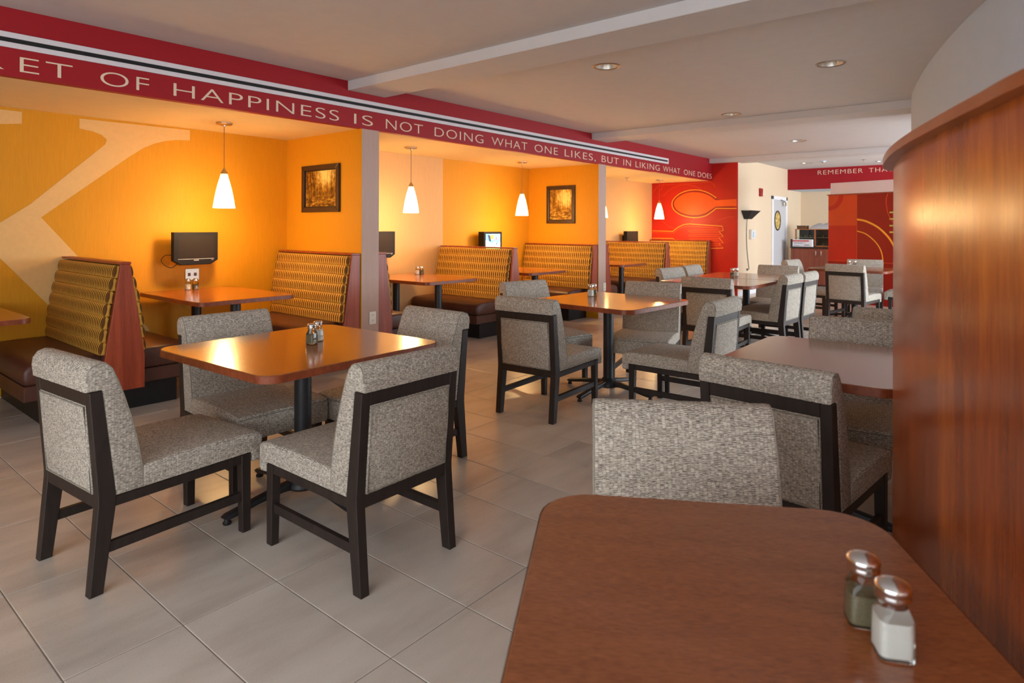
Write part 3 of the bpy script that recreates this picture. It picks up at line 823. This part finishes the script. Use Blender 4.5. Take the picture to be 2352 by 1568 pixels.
# ---- shakers
def shaker_parts():
    P = {}
    def body(w, h0, inset, name, mat, top):
        bm = BM(); rings = []
        for z, hw, r in top:
            rings.append([bm.verts.new((p[0], p[1], z)) for p in rrect(hw * 2, hw * 2, r, 4)])
        n = len(rings[0])
        for r0, r1 in zip(rings, rings[1:]):
            for i in range(n): bm.faces.new((r0[i], r0[(i + 1) % n], r1[(i + 1) % n], r1[i]))
        bm.faces.new(rings[0][::-1]); bm.faces.new(rings[-1])
        return mesh(name, bm, mat, 40)
    P['jar'] = body(0, 0, 0, 'jar', 'glass', [(0, .021, .006), (.003, .0235, .008), (.055, .0225, .009), (.066, .019, .014), (.074, .0165, .0160), (.082, .0165, .0160)])
    P['fill'] = {}
    for kind, h in (('salt', .052), ('pepper', .047)):
        P['fill'][kind] = body(0, 0, 0, 'contents', kind, [(.005, .0195, .006), (.03, .0200, .007), (h, .0195, .008)])
    P['lid'] = lathe('lid', [(.0168, .0800), (.0225, .0800), (.0235, .083), (.0225, .086), (.0230, .090), (.0240, .094), (.0225, .0985), (.017, .1025), (.009, .1048), (0, .1055)], 'chrome', 24)
    return P
SH = shaker_parts()
def shaker(kind, x, y, rot, label):
    r = empty(kind + '_shaker', (x, y, TZ + .0005), math.radians(rot), label, 'shaker', 'table shakers')
    obj('jar', SH['jar'], r); obj('contents', SH['fill'][kind], r); obj('lid', SH['lid'], r)
shaker('salt', 1.028, .150, 28, 'salt shaker in the foreground, full of white salt on the large brown table')
shaker('pepper', 1.082, .197, 24, 'shaker standing behind the white salt shaker on the large brown foreground table')
shaker('pepper', 1.832, 2.832, 15, 'pepper shaker with grey contents on the nearest square table, in front of the salt')
shaker('salt', 1.905, 2.89, 8, 'salt shaker behind the pepper shaker on the nearest square table')
shaker('salt', 4.66, 2.955, 10, 'salt shaker on the middle square table, left of its pair')
shaker('pepper', 4.73, 2.965, 40, 'shaker on the middle square table, right of its pair')
shaker('pepper', 7.665, 2.825, 12, 'left shaker of the pair on the joined tables in the back')
shaker('salt', 7.76, 2.81, 12, 'white salt shaker, right of the pair on the joined tables in the back')
shaker('salt', 10.68, 2.15, 0, 'left shaker of the tiny pair on the farthest table')
shaker('pepper', 10.72, 2.08, 0, 'right shaker of the tiny pair on the farthest table')
shaker('salt', 2.625, 6.10, 0, 'white salt shaker on the near booth table, below the dark television')
shaker('pepper', 2.695, 6.10, 0, 'brownish shaker on the near booth table, below the dark television')
shaker('salt', 5.33, 5.93, 0, 'salt shaker on the booth table right of the nearest divider')
shaker('pepper', 5.39, 5.92, 0, 'nearly empty shaker on the booth table right of the nearest divider')

# ================================================================= WALL AND CEILING FIXTURES
# pendant lamps (each carries its own bulb)
def pendant_parts():
    P = {}
    P['canopy'] = lathe('canopy', [(0, ZC), (.070, ZC), (.070, ZC - .012), (.062, ZC - .018), (.012, ZC - .020), (.010, ZC - .034), (0, ZC - .034)], 'brushed_metal', 28)
    P['cord'] = tube('cord', [(0, 0, 1.865), (0, 0, ZC - .03)], .0028, 'cord', 8)
    P['socket'] = lathe('socket', [(0, 1.89), (.006, 1.89), (.010, 1.878), (.012, 1.874), (.020, 1.858), (.030, 1.846), (.033, 1.836), (0, 1.836)], 'brushed_metal', 20)
    P['shade'] = lathe('shade', [(0, 1.836), (.030, 1.834), (.036, 1.80), (.053, 1.74), (.069, 1.67), (.082, 1.60), (.093, 1.525), (.0905, 1.525), (.078, 1.60), (.062, 1.68), (.045, 1.75), (.030, 1.80), (0, 1.82)], 'shade_glow', 32)
    return P
PP = pendant_parts()
def pendant(x, label, y=5.687, power=15):
    r = empty('pendant_lamp', (x, y, 0), 0, label, 'lamp', 'pendant lamps over the booth tables')
    for k in ('canopy', 'cord', 'socket', 'shade'): obj(k, PP[k], r)
    l = bpy.data.lights.new('bulb', 'POINT'); l.energy = power; l.color = (1.0, .68, .33); l.shadow_soft_size = .05
    b = bpy.data.objects.new('bulb', l); C.objects.link(b); b.parent = r; b.location = (0, 0, 1.50)
    return r
pendant(2.765, 'large glowing white cone pendant lamp over the nearest booth table')
pendant(5.01, 'glowing cone pendant lamp just right of the nearest wall divider')
pendant(7.12, 'glowing cone pendant lamp left of the framed stream picture')
pendant(9.33, 'pendant lamp of the far alcove, only a bright sliver beside the second divider')
pendant(11.47, 'smallest glowing cone pendant lamp in front of the spoon and fork mural')

# televisions
def tv(x0, x1, zb, zt, label, yf=6.10, on=False, deep=.06, cable=False):
    w = x1 - x0; xc = (x0 + x1) / 2; h = zt - zb
    r = empty('wall_television', (xc, YW, zb), 0, label, 'television', 'small booth televisions')
    y = yf - YW
    chin = .045
    out = [(-w / 2, chin * .9), (-w / 2 + .07, 0), (w / 2 - .07, 0), (w / 2, chin * .9), (w / 2, h), (-w / 2, h)]
    obj('housing', prism('housing', out, y, y + deep, FY, 'black_plastic', .005, 2), r)
    sc = obj('screen', box('screen', -w / 2 + .04, w / 2 - .04, y - .001, y + .002, chin + .018, h - .032, 'sky_blue_screen' if on else 'screen_dark'), r)
    obj('chin_strip', box('chin_strip', -w / 2 + .04, w / 2 - .04, y - .0015, y + .002, chin + .008, chin + .013, 'logo_silver' if not on else 'black_plastic'), r)
    if not on:
        obj('badge', box('badge', -.022, .022, y - .002, y + .002, chin - .006, chin + .002, 'logo_silver'), r)
        obj('button', box('button', w / 2 - .065, w / 2 - .045, y - .002, y + .002, chin - .004, chin + .001, 'logo_silver'), r)
    else:
        pw, ph = w - .08, h - chin - .05; z0 = chin + .018
        F = lambda p, q, a: Vector((-pw / 2 + p * pw, y - .001 - a, z0 + q * ph))
        obj('picture_patch', prism('picture_patch', [(0, 0), (1, 0), (1, .1), (.7, .14), (.3, .1), (0, .16)], 0, .0006, F, 'grass_screen'), sc)
        obj('picture_patch', prism('picture_patch', [(0, .16), (.3, .1), (.7, .14), (1, .1), (1, .45), (.8, .36), (.62, .5), (.4, .34), (.2, .52), (0, .6)], 0, .0006, F, 'cloud_screen'), sc)
        obj('picture_patch', prism('picture_patch', [(.42 + .14 * math.cos(k * PI / 8), .80 + .17 * math.sin(k * PI / 8)) for k in range(16)], 0, .0008, F, 'sun_screen'), sc)
        obj('picture_patch', prism('picture_patch', [(.12, .95), (.3, .9), (.36, .5), (.22, .55)], 0, .0010, F, 'dark_screen'), sc)
        obj('picture_patch', prism('picture_patch', [(.68, .6), (.76, .62), (.74, .86), (.70, .84)], 0, .0010, F, 'ruby_screen'), sc)
        obj('picture_patch', prism('picture_patch', [(.70, .3), (.78, .3), (.78, .4), (.70, .4)], 0, .0010, F, 'dark_screen'), sc)
    obj('mount_arm', box('mount_arm', -.05, .05, y + deep, -.006, h * .45, h * .62, 'black_plastic'), r)
    obj('mount_plate', box('mount_plate', -.08, .08, -.008, -.001, h * .35, h * .72, 'black_plastic'), r)
    if cable:
        obj('cable', tube('cable', [tuple(p) for p in catmull([(-w / 2 + .03, y + deep * .7, .09), (-w / 2 - .04, y + .07, .095), (-w / 2 - .075, y + .08, .05), (-w / 2 - .045, y + .07, .0), (-w / 2 + .01, y + .06, -.022), (-w / 2 + .06, y + .05, .02)], 6)], .003, 'black_plastic', 6), r)
    return r
tv(2.497, 2.908, .993, 1.300, 'dark flat television on the orange wall below the nearest pendant lamp', cable=True)
tv(4.705, 5.116, .975, 1.300, 'dark flat television half hidden by the nearest wall divider')
tv(6.76, 7.16, .965, 1.288, 'small television showing a bright blue picture, above the middle booth bench', on=True, deep=.11)
tv(10.93, 11.38, .96, 1.282, 'dark television box on the tan wall left of the red mural', deep=.08)

# framed pictures on the dividers
def framed(xf, y0, y1, z0, z1, mat, label):
    r = empty('framed_picture', (xf, (y0 + y1) / 2, z0), 0, label, 'picture')
    w = y1 - y0; h = z1 - z0; fw = .052
    F = lambda p, q, a: Vector((-a, p, q))
    bars = [[(-w / 2, 0), (w / 2, 0), (w / 2 - fw, fw), (-w / 2 + fw, fw)], [(w / 2, 0), (w / 2, h), (w / 2 - fw, h - fw), (w / 2 - fw, fw)],
            [(w / 2, h), (-w / 2, h), (-w / 2 + fw, h - fw), (w / 2 - fw, h - fw)], [(-w / 2, h), (-w / 2, 0), (-w / 2 + fw, fw), (-w / 2 + fw, h - fw)]]
    for b in bars: obj('frame_bar', prism('frame_bar', b, 0, .028, F, 'frame_wood', .006, 2), r)
    obj('print', box('print', -.010, -.001, -w / 2 + fw * .8, w / 2 - fw * .8, fw * .8, h - fw * .8, mat), r)
    bm = BM()
    for a, b, c, d in ((-w / 2 + fw, w / 2 - fw, fw, fw + .008), (-w / 2 + fw, w / 2 - fw, h - fw - .008, h - fw), (-w / 2 + fw, -w / 2 + fw + .008, fw, h - fw), (w / 2 - fw - .008, w / 2 - fw, fw, h - fw)):
        add_box(bm, -.016, -.008, a, b, c, d)
    obj('inner_rim', mesh('inner_rim', bm, 'frame_inner'), r)
framed(XA - .0035, 5.307, 5.966, 1.505, 1.990, 'forest_print', 'dark framed sunlit forest picture on the yellow divider nearest the camera')
framed(XB - .0035, 5.383, 5.915, 1.415, 2.00, 'stream_print', 'dark framed picture of a stream on the farther yellow divider')

# outlets
def outlet(x, y, z, w, h, mat, label, n=2):
    r = empty('wall_outlet', (x, y, z), 0, label, 'outlet')
    obj('cover_plate', box('cover_plate', -w / 2, w / 2, -.007, 0, 0, h, mat, .002), r)
    if n == 2:
        for zz in (h * .28, h * .72):
            s_ = obj('socket', box('socket', -w * .22, w * .22, -.009, -.006, zz - h * .13, zz + h * .13, 'plate_ivory', .001), r)
            for xx in (-.008, .008): obj('slot', box('slot', xx - .0015, xx + .0015, -.0095, -.0085, zz - .004, zz + .009, 'slot_black'), s_)
    else:
        for xx in (-w * .22, w * .22):
            s_ = obj('socket', box('socket', xx - w * .1, xx + w * .1, -.009, -.006, h * .36, h * .64, 'cord', .001), r)
    return r
outlet(3.887, YS, .406, .078, .122, 'plate_ivory', 'ivory outlet low on the nearest wall divider')
outlet(8.215, YS, .40, .078, .12, 'plate_ivory', 'ivory outlet low on the farther wall divider')
outlet(2.745, YW - .001, .835, .13, .11, 'plate_metal', 'metal double outlet plate below the dark television of the near booth', 1)

# recessed downlights
def can_parts():
    P = {}
    P['trim_ring'] = lathe('trim_ring', [(.094, ZT), (.116, ZT), (.116, ZT - .003), (.106, ZT - .007), (.094, ZT - .004)], 'brushed_metal', 36)
    P['reflector'] = lathe('reflector', [(.0945, ZT - .002), (.090, ZT + .02), (.078, ZT + .07), (.060, ZT + .12), (.04, ZT + .15), (0, ZT + .16)], 'can_silver', 36, 60)
    P['lamp_face'] = lathe('lamp_face', [(0, ZT + .12), (.03, ZT + .122), (.042, ZT + .135), (.03, ZT + .152), (0, ZT + .155)], 'plate_ivory', 24)
    return P
CP = can_parts()
for x, y, lab in ((4.655, 2.80, 'round recessed downlight nearest the red soffit in the ceiling'), (5.75, 1.30, 'round recessed downlight beside the curved white bulkhead'),
                  (7.565, 2.81, 'recessed downlight just before the second ceiling beam'), (10.53, 2.835, 'recessed downlight between the second and third ceiling beams'),
                  (14.24, 3.68, 'recessed downlight far back above the white door area'), (14.80, 2.38, 'recessed downlight far back just left of the curved wood cap')):
    r = empty('downlight', (x, y, 0), 0, lab, 'downlight', 'recessed ceiling downlights')
    for k, me in CP.items(): obj(k, me, r)
def sprinkler(x, y, z, lab):
    r = empty('sprinkler_head', (x, y, z), 0, lab, 'sprinkler')
    obj('escutcheon', lathe('escutcheon', [(0, 0), (.045, 0), (.045, -.006), (.02, -.014), (0, -.014)], 'brushed_metal', 20), r)
    bm = BM(); add_lathe(bm, [(0, -.012), (.010, -.012), (.010, -.04), (.004, -.045), (.004, -.062), (.022, -.064), (.022, -.068), (0, -.068)], 16)
    obj('nozzle', mesh('nozzle', bm, 'brushed_metal', 40), r)
sprinkler(10.62, 5.93, ZC, 'small sprinkler head on the far alcove ceiling')
sprinkler(14.22, 2.60, ZT, 'small sprinkler head on the far ceiling before the REMEMBER lettering')
r = empty('smoke_detector', (14.07, 3.32, ZT), 0, 'small round smoke detector on the far ceiling', 'detector')
obj('base', lathe('base', [(0, 0), (.06, 0), (.06, -.012), (.055, -.016), (0, -.016)], 'daylight_tinted_white', 20), r)
obj('sensor_cap', lathe('sensor_cap', [(0, -.015), (.04, -.015), (.034, -.034), (0, -.038)], 'brushed_metal', 20), r)

# far beige wall: sconce, alarm, switch, door
r = empty('wall_sconce', (12.82, YF, 1.53), 0, 'black upturned trapezoid wall sconce with a hanging cord', 'sconce')
bm = BM(); lo = [(-.10, -.09, 0), (.10, -.09, 0), (.10, 0, 0), (-.10, 0, 0)]; hi = [(-.26, -.21, .165), (.26, -.21, .165), (.26, 0, .165), (-.26, 0, .165)]
lv = [bm.verts.new(v) for v in lo]; hv = [bm.verts.new(v) for v in hi]
li = [bm.verts.new((v[0] * .94, v[1] * .94, .006)) for v in lo]; hi_ = [bm.verts.new((v[0] * .96, v[1] * .96, .165)) for v in hi]
for a, b in ((lv, hv), (hv, hi_), (hi_, li)):
    for i in range(4): bm.faces.new((a[i], a[(i + 1) % 4], b[(i + 1) % 4], b[i]))
bm.faces.new(lv[::-1]); bm.faces.new(li)
obj('shade', mesh('shade', bm, 'sconce_black'), r)
obj('rim', tube('rim', [(-.26, -.21, .165), (.26, -.21, .165), (.26, -.004, .165), (-.26, -.004, .165)], .005, 'sconce_black', 6, True), r)
obj('power_cord', tube('power_cord', [tuple(p) for p in catmull([(0, -.03, 0), (.02, -.012, -.3), (.06, -.012, -.65), (.16, -.012, -.98), (.13, -.02, -1.02), (.03, -.02, -1.0), (.06, -.015, -1.04), (.10, -.012, -1.03)], 5)], .006, 'sconce_black', 6), r)
r = empty('fire_alarm', (13.67, YF, 2.02), 0, 'small red fire alarm with white strobe on the beige far wall', 'alarm')
obj('housing', box('housing', -.06, .06, -.05, 0, 0, .17, 'alarm_red', .006), r)
obj('strobe_lens', box('strobe_lens', .005, .05, -.075, -.05, .03, .07, 'plate_ivory', .008), r)
obj('grille', box('grille', -.045, -.005, -.053, -.05, .05, .13, 'mural_deep', .001), r)
r = empty('wall_phone', (13.12, YF, 1.12), 0, 'white control box with switch plates on the beige far wall', 'control box')
obj('housing', box('housing', -.10, .08, -.06, 0, 0, .2, 'plate_ivory', .008), r)
obj('face_plate', box('face_plate', -.05, .05, -.075, -.06, .04, .16, 'daylight_tinted_white', .004), r)
obj('switch_plate', box('switch_plate', .14, .26, -.012, 0, .06, .20, 'plate_ivory', .003), r)
obj('toggle', box('toggle', .19, .21, -.024, -.012, .11, .14, 'daylight_tinted_white', .003), r)

dr = struct('door_1', None); dr.location = (0, YF, 0)
bm = BM(); XD0, XD1 = 14.43, 15.54
for a, b, c, d in ((XD0, XD0 + .09, 0, 2.07), (XD1 - .09, XD1, 0, 2.07), (XD0, XD1, 1.99, 2.07)): add_box(bm, a, b, -.03, 0, c, d, .004)
obj('door_frame', mesh('door_frame', bm, 'door_trim'), dr)
lf = obj('door_leaf', box('door_leaf', XD0 + .09, XD1 - .09, -.014, -.001, .01, 1.99, 'door_white', .003), dr)
OV = lambda p, q, a: Vector((p, -.014 - a, q))
ell = lambda rx, rz: [(14.83 + rx * math.cos(2 * PI * k / 32), 1.52 + rz * math.sin(2 * PI * k / 32)) for k in range(32)]
obj('oval_glass', prism('oval_glass', ell(.19, .205), 0, .004, OV, 'etched_glass'), lf)
obj('oval_frame', ribbon('oval_frame', ell(.20, .213), .03, 0, .012, OV, 'door_glass_frame', True), lf)
obj('door_closer', box('door_closer', 15.17, 15.33, -.07, -.014, 1.86, 1.94, 'plate_metal', .004), lf)
obj('closer_arm', tube('closer_arm', [(15.26, -.06, 1.94), (15.12, -.09, 1.95), (15.0, -.04, 1.995)], .008, 'sconce_black', 6), lf)
obj('door_handle', box('door_handle', 15.32, 15.42, -.06, -.014, 1.0, 1.03, 'plate_metal', .004), lf)

# buffet cabinet with display case
r = empty('buffet_cabinet', (15.15, 3.57, 0), 0, 'red-brown buffet cabinet with two doors and black top by the far wall', 'cabinet')
obj('body', box('body', .012, .60, -.66, .68, .08, .90, 'cabinet_wood'), r)
obj('plinth', box('plinth', .05, .58, -.66, .68, 0, .08, 'kick_black'), r)
for a, b, hy in ((.088, .67, .138), (-.50, .080, .030)):
    d_ = obj('door', box('door', -.008, .012, a, b, .09, .885, 'cabinet_wood', .002), r)
    obj('handle', tube('handle', [(-.008, hy, .845), (-.035, hy, .84), (-.035, hy, .745), (-.008, hy, .74)], .007, 'chrome', 8), d_)
r = empty('counter_top', (15.15, 3.57, .90), 0, 'black counter top on the buffet cabinet', 'counter')
obj('slab', box('slab', -.03, .60, -.66, .685, .0005, .03, 'counter_black', .003), r)
r = empty('display_case', (15.33, 3.57, .9305), 0, 'glass pastry display case with orange wood frame on the buffet counter', 'display case')
bm = BM()
for y in (.605, .195, -.30, -.62): add_box(bm, 0, .025, y, y + .028, 0, .40)
obj('front_posts', mesh('front_posts', bm, 'booth_laminate'), r)
obj('base', box('base', 0, .36, -.62, .633, 0, .02, 'booth_laminate'), r)
obj('top', box('top', -.005, .365, -.625, .638, .385, .40, 'booth_laminate'), r)
obj('shelf', box('shelf', .03, .35, -.60, .61, .19, .198, 'case_glass'), r)
obj('back_panel', box('back_panel', .345, .36, -.62, .633, .02, .385, 'food_dark'), r)
for a, b in ((.223, .605), (-.272, .195)): obj('pane', box('pane', .010, .014, a, b, .02, .385, 'case_glass'), r)
for y, ynm in ((.40, 'left'), (.02, 'right')):
    for z, znm in ((.0205, 'lower'), (.1985, 'upper')):
        t = empty('pastry_tray', (15.50, 3.57 + y, .9305 + z), 0, 'tray of pastries on the %s shelf, %s half of the display case' % (znm, ynm), 'tray', 'trays in the display case')
        obj('tray', box('tray', -.11, .11, -.16, .16, .0005, .012, 'tray_steel', .003), t)
        for q in range(5):
            bm = BM(); add_lathe(bm, [(0, .012), (.03, .012), (.036, .03), (.028, .055), (0, .065)], 12, (0, -.12 + q * .06, 0))
            obj('pastry', mesh('pastry', bm, 'food_brown' if q % 2 else 'food_dark', 60), t)
r = empty('snack_box', (15.2, 4.01, .9305), 0, 'white cardboard box with a red stripe on the buffet counter', 'box')
obj('carton', box('carton', -.05, .06, -.215, .20, 0, .165, 'box_white', .002), r)
obj('red_stripe', box('red_stripe', -.0512, -.05, -.15, .20, .118, .145, 'box_red'), r)
for zz, a, b in ((.09, -.08, .17), (.072, -.02, .17), (.03, -.16, -.05), (.04, -.16, -.05), (.02, .06, .17)):
    obj('print_line', box('print_line', -.0512, -.05, a, b, zz, zz + .008, 'box_grey'), r)
tag(obj('dark_bin', box('dark_bin', 15.14, 15.26, 4.225, 4.25, .9305, 1.10, 'food_dark', .003)), 'narrow dark container at the left end of the buffet counter', 'container')
r = empty('bread_basket', (15.5, 4.08, 1.331), 0, 'low dark basket on the left end of the display case', 'basket')
bm = BM(); add_prism(bm, rrect(.2, .22, .03, 3), 0, .07, FZ, .008, 2); obj('basket', mesh('basket', bm, 'food_brown'), r)
obj('rim', tube('rim', [(p[0], p[1], .07) for p in rrect(.2, .22, .03, 3)], .008, 'food_dark', 6, True), r)
bm = BM(); nx, ny = 26, 18; random.seed(4); vs = []
for i in range(nx + 1):
    for j in range(ny + 1):
        u, v = i / nx * 2 - 1, j / ny * 2 - 1; rr = max(0, 1 - (abs(u) ** 2.4)) * max(0, 1 - abs(v) ** 2.6)
        h = .085 * rr ** .35
        for bu, bv, bw, bh in ((-.35, .1, .22, .085), (.1, -.2, .16, .03), (.35, .2, .2, .05), (.7, -.1, .18, .03), (-.05, .4, .12, .035)):
            h += bh * math.exp(-((u - bu) ** 2 + (v - bv) ** 2 * .5) / bw ** 2) * rr ** .3
        h += (.012 * math.sin(15 * u + 6 * v) + .010 * math.sin(11 * v - 9 * u)) * rr
        vs.append(bm.verts.new((v * .15, u * .30, max(.002, h + .004))))
for i in range(nx):
    for j in range(ny): bm.faces.new((vs[i * (ny + 1) + j], vs[i * (ny + 1) + j + 1], vs[(i + 1) * (ny + 1) + j + 1], vs[(i + 1) * (ny + 1) + j]))
bmesh.ops.solidify(bm, geom=list(bm.faces), thickness=.002)
tw = tag(obj('folded_towel', mesh('folded_towel', bm, 'cloth_white', 60), None, (15.5, 3.62, 1.333)), 'rumpled white cloth lying on top of the display case', 'cloth')

# free-standing red mural partition with header
A0 = Vector((12.872, 2.939)); U = (Vector((12.478, 1.845)) - A0).normalized(); ANG = math.atan2(U.y, U.x)
r = empty('mural_partition', (A0.x, A0.y, 0), ANG, 'free-standing red and orange mural partition left of the curved wood wall', 'partition')
# local x along the panel, local -y... towards the camera is the +n side
LEN = 2.3
obj('panel', box('panel', 0, LEN, .0, .07, 0, 1.96, 'mural_deep'), r)
sgn = -1
FP = lambda p, q, a: Vector((p, -a, q))
obj('orange_square', prism('orange_square', [(0, 1.402), (.536, 1.402), (.536, 1.96), (0, 1.96)], 0, .002, FP, 'mural_rust'), r)
obj('red_square', prism('red_square', [(0, .755), (.536, .755), (.536, 1.402), (0, 1.402)], 0, .0015, FP, 'mural_red'), r)
q = [(0, 1.96)] + [(.29 * math.cos(t * PI / 24), 1.96 - .28 * math.sin(t * PI / 24)) for t in range(0, 13)]
obj('quarter_ring', prism('quarter_ring', q, .002, .003, FP, 'mural_red'), r)
q2 = [(0, 1.96)] + [(.2 * math.cos(t * PI / 24), 1.96 - .2 * math.sin(t * PI / 24)) for t in range(0, 13)]
obj('quarter_disc', prism('quarter_disc', q2, .003, .004, FP, 'mural_rust'), r)
big = [tuple(p) for p in catmull([(.547, 1.513), (.709, 1.478), (.914, 1.374), (1.074, 1.227), (1.166, 1.095), (1.26, .9), (1.3, .7)], 6)]
obj('mural_arc', ribbon('mural_arc', big, .032, 0, .003, FP, 'mural_line'), r)
sm = [tuple(p) for p in catmull([(.548, 1.304), (.709, 1.25), (.875, 1.115), (.969, .969), (1.003, .808), (1.0, .6)], 6)]
obj('mural_arc', ribbon('mural_arc', sm, .018, 0, .003, FP, 'mural_line'), r)
cv = [tuple(p) for p in catmull([(1.09, 1.96), (1.059, 1.85), (1.07, 1.7), (1.099, 1.589), (1.2, 1.4)], 6)]
obj('mural_arc', ribbon('mural_arc', cv, .012, 0, .003, FP, 'mural_faint'), r)
obj('seam_line', box('seam_line', .536, .546, -.002, 0, .1, 1.96, 'mural_faint'), r)
obj('seam_line', box('seam_line', 0, LEN, -.002, 0, .75, .76, 'mural_faint'), r)
for zz in (1.628, 1.515, 1.40, 1.288): obj('mural_dash', box('mural_dash', 1.115, 1.22, -.003, 0, zz - .013, zz + .013, 'mural_olive'), r)
obj('cap_rail', box('cap_rail', -.02, LEN, -.02, .09, 1.96, 1.98, 'panel_wood', .002), r)
obj('header_box', box('header_box', .045, LEN, -.01, .3, 1.98, 2.19, 'header_white', .003), r)
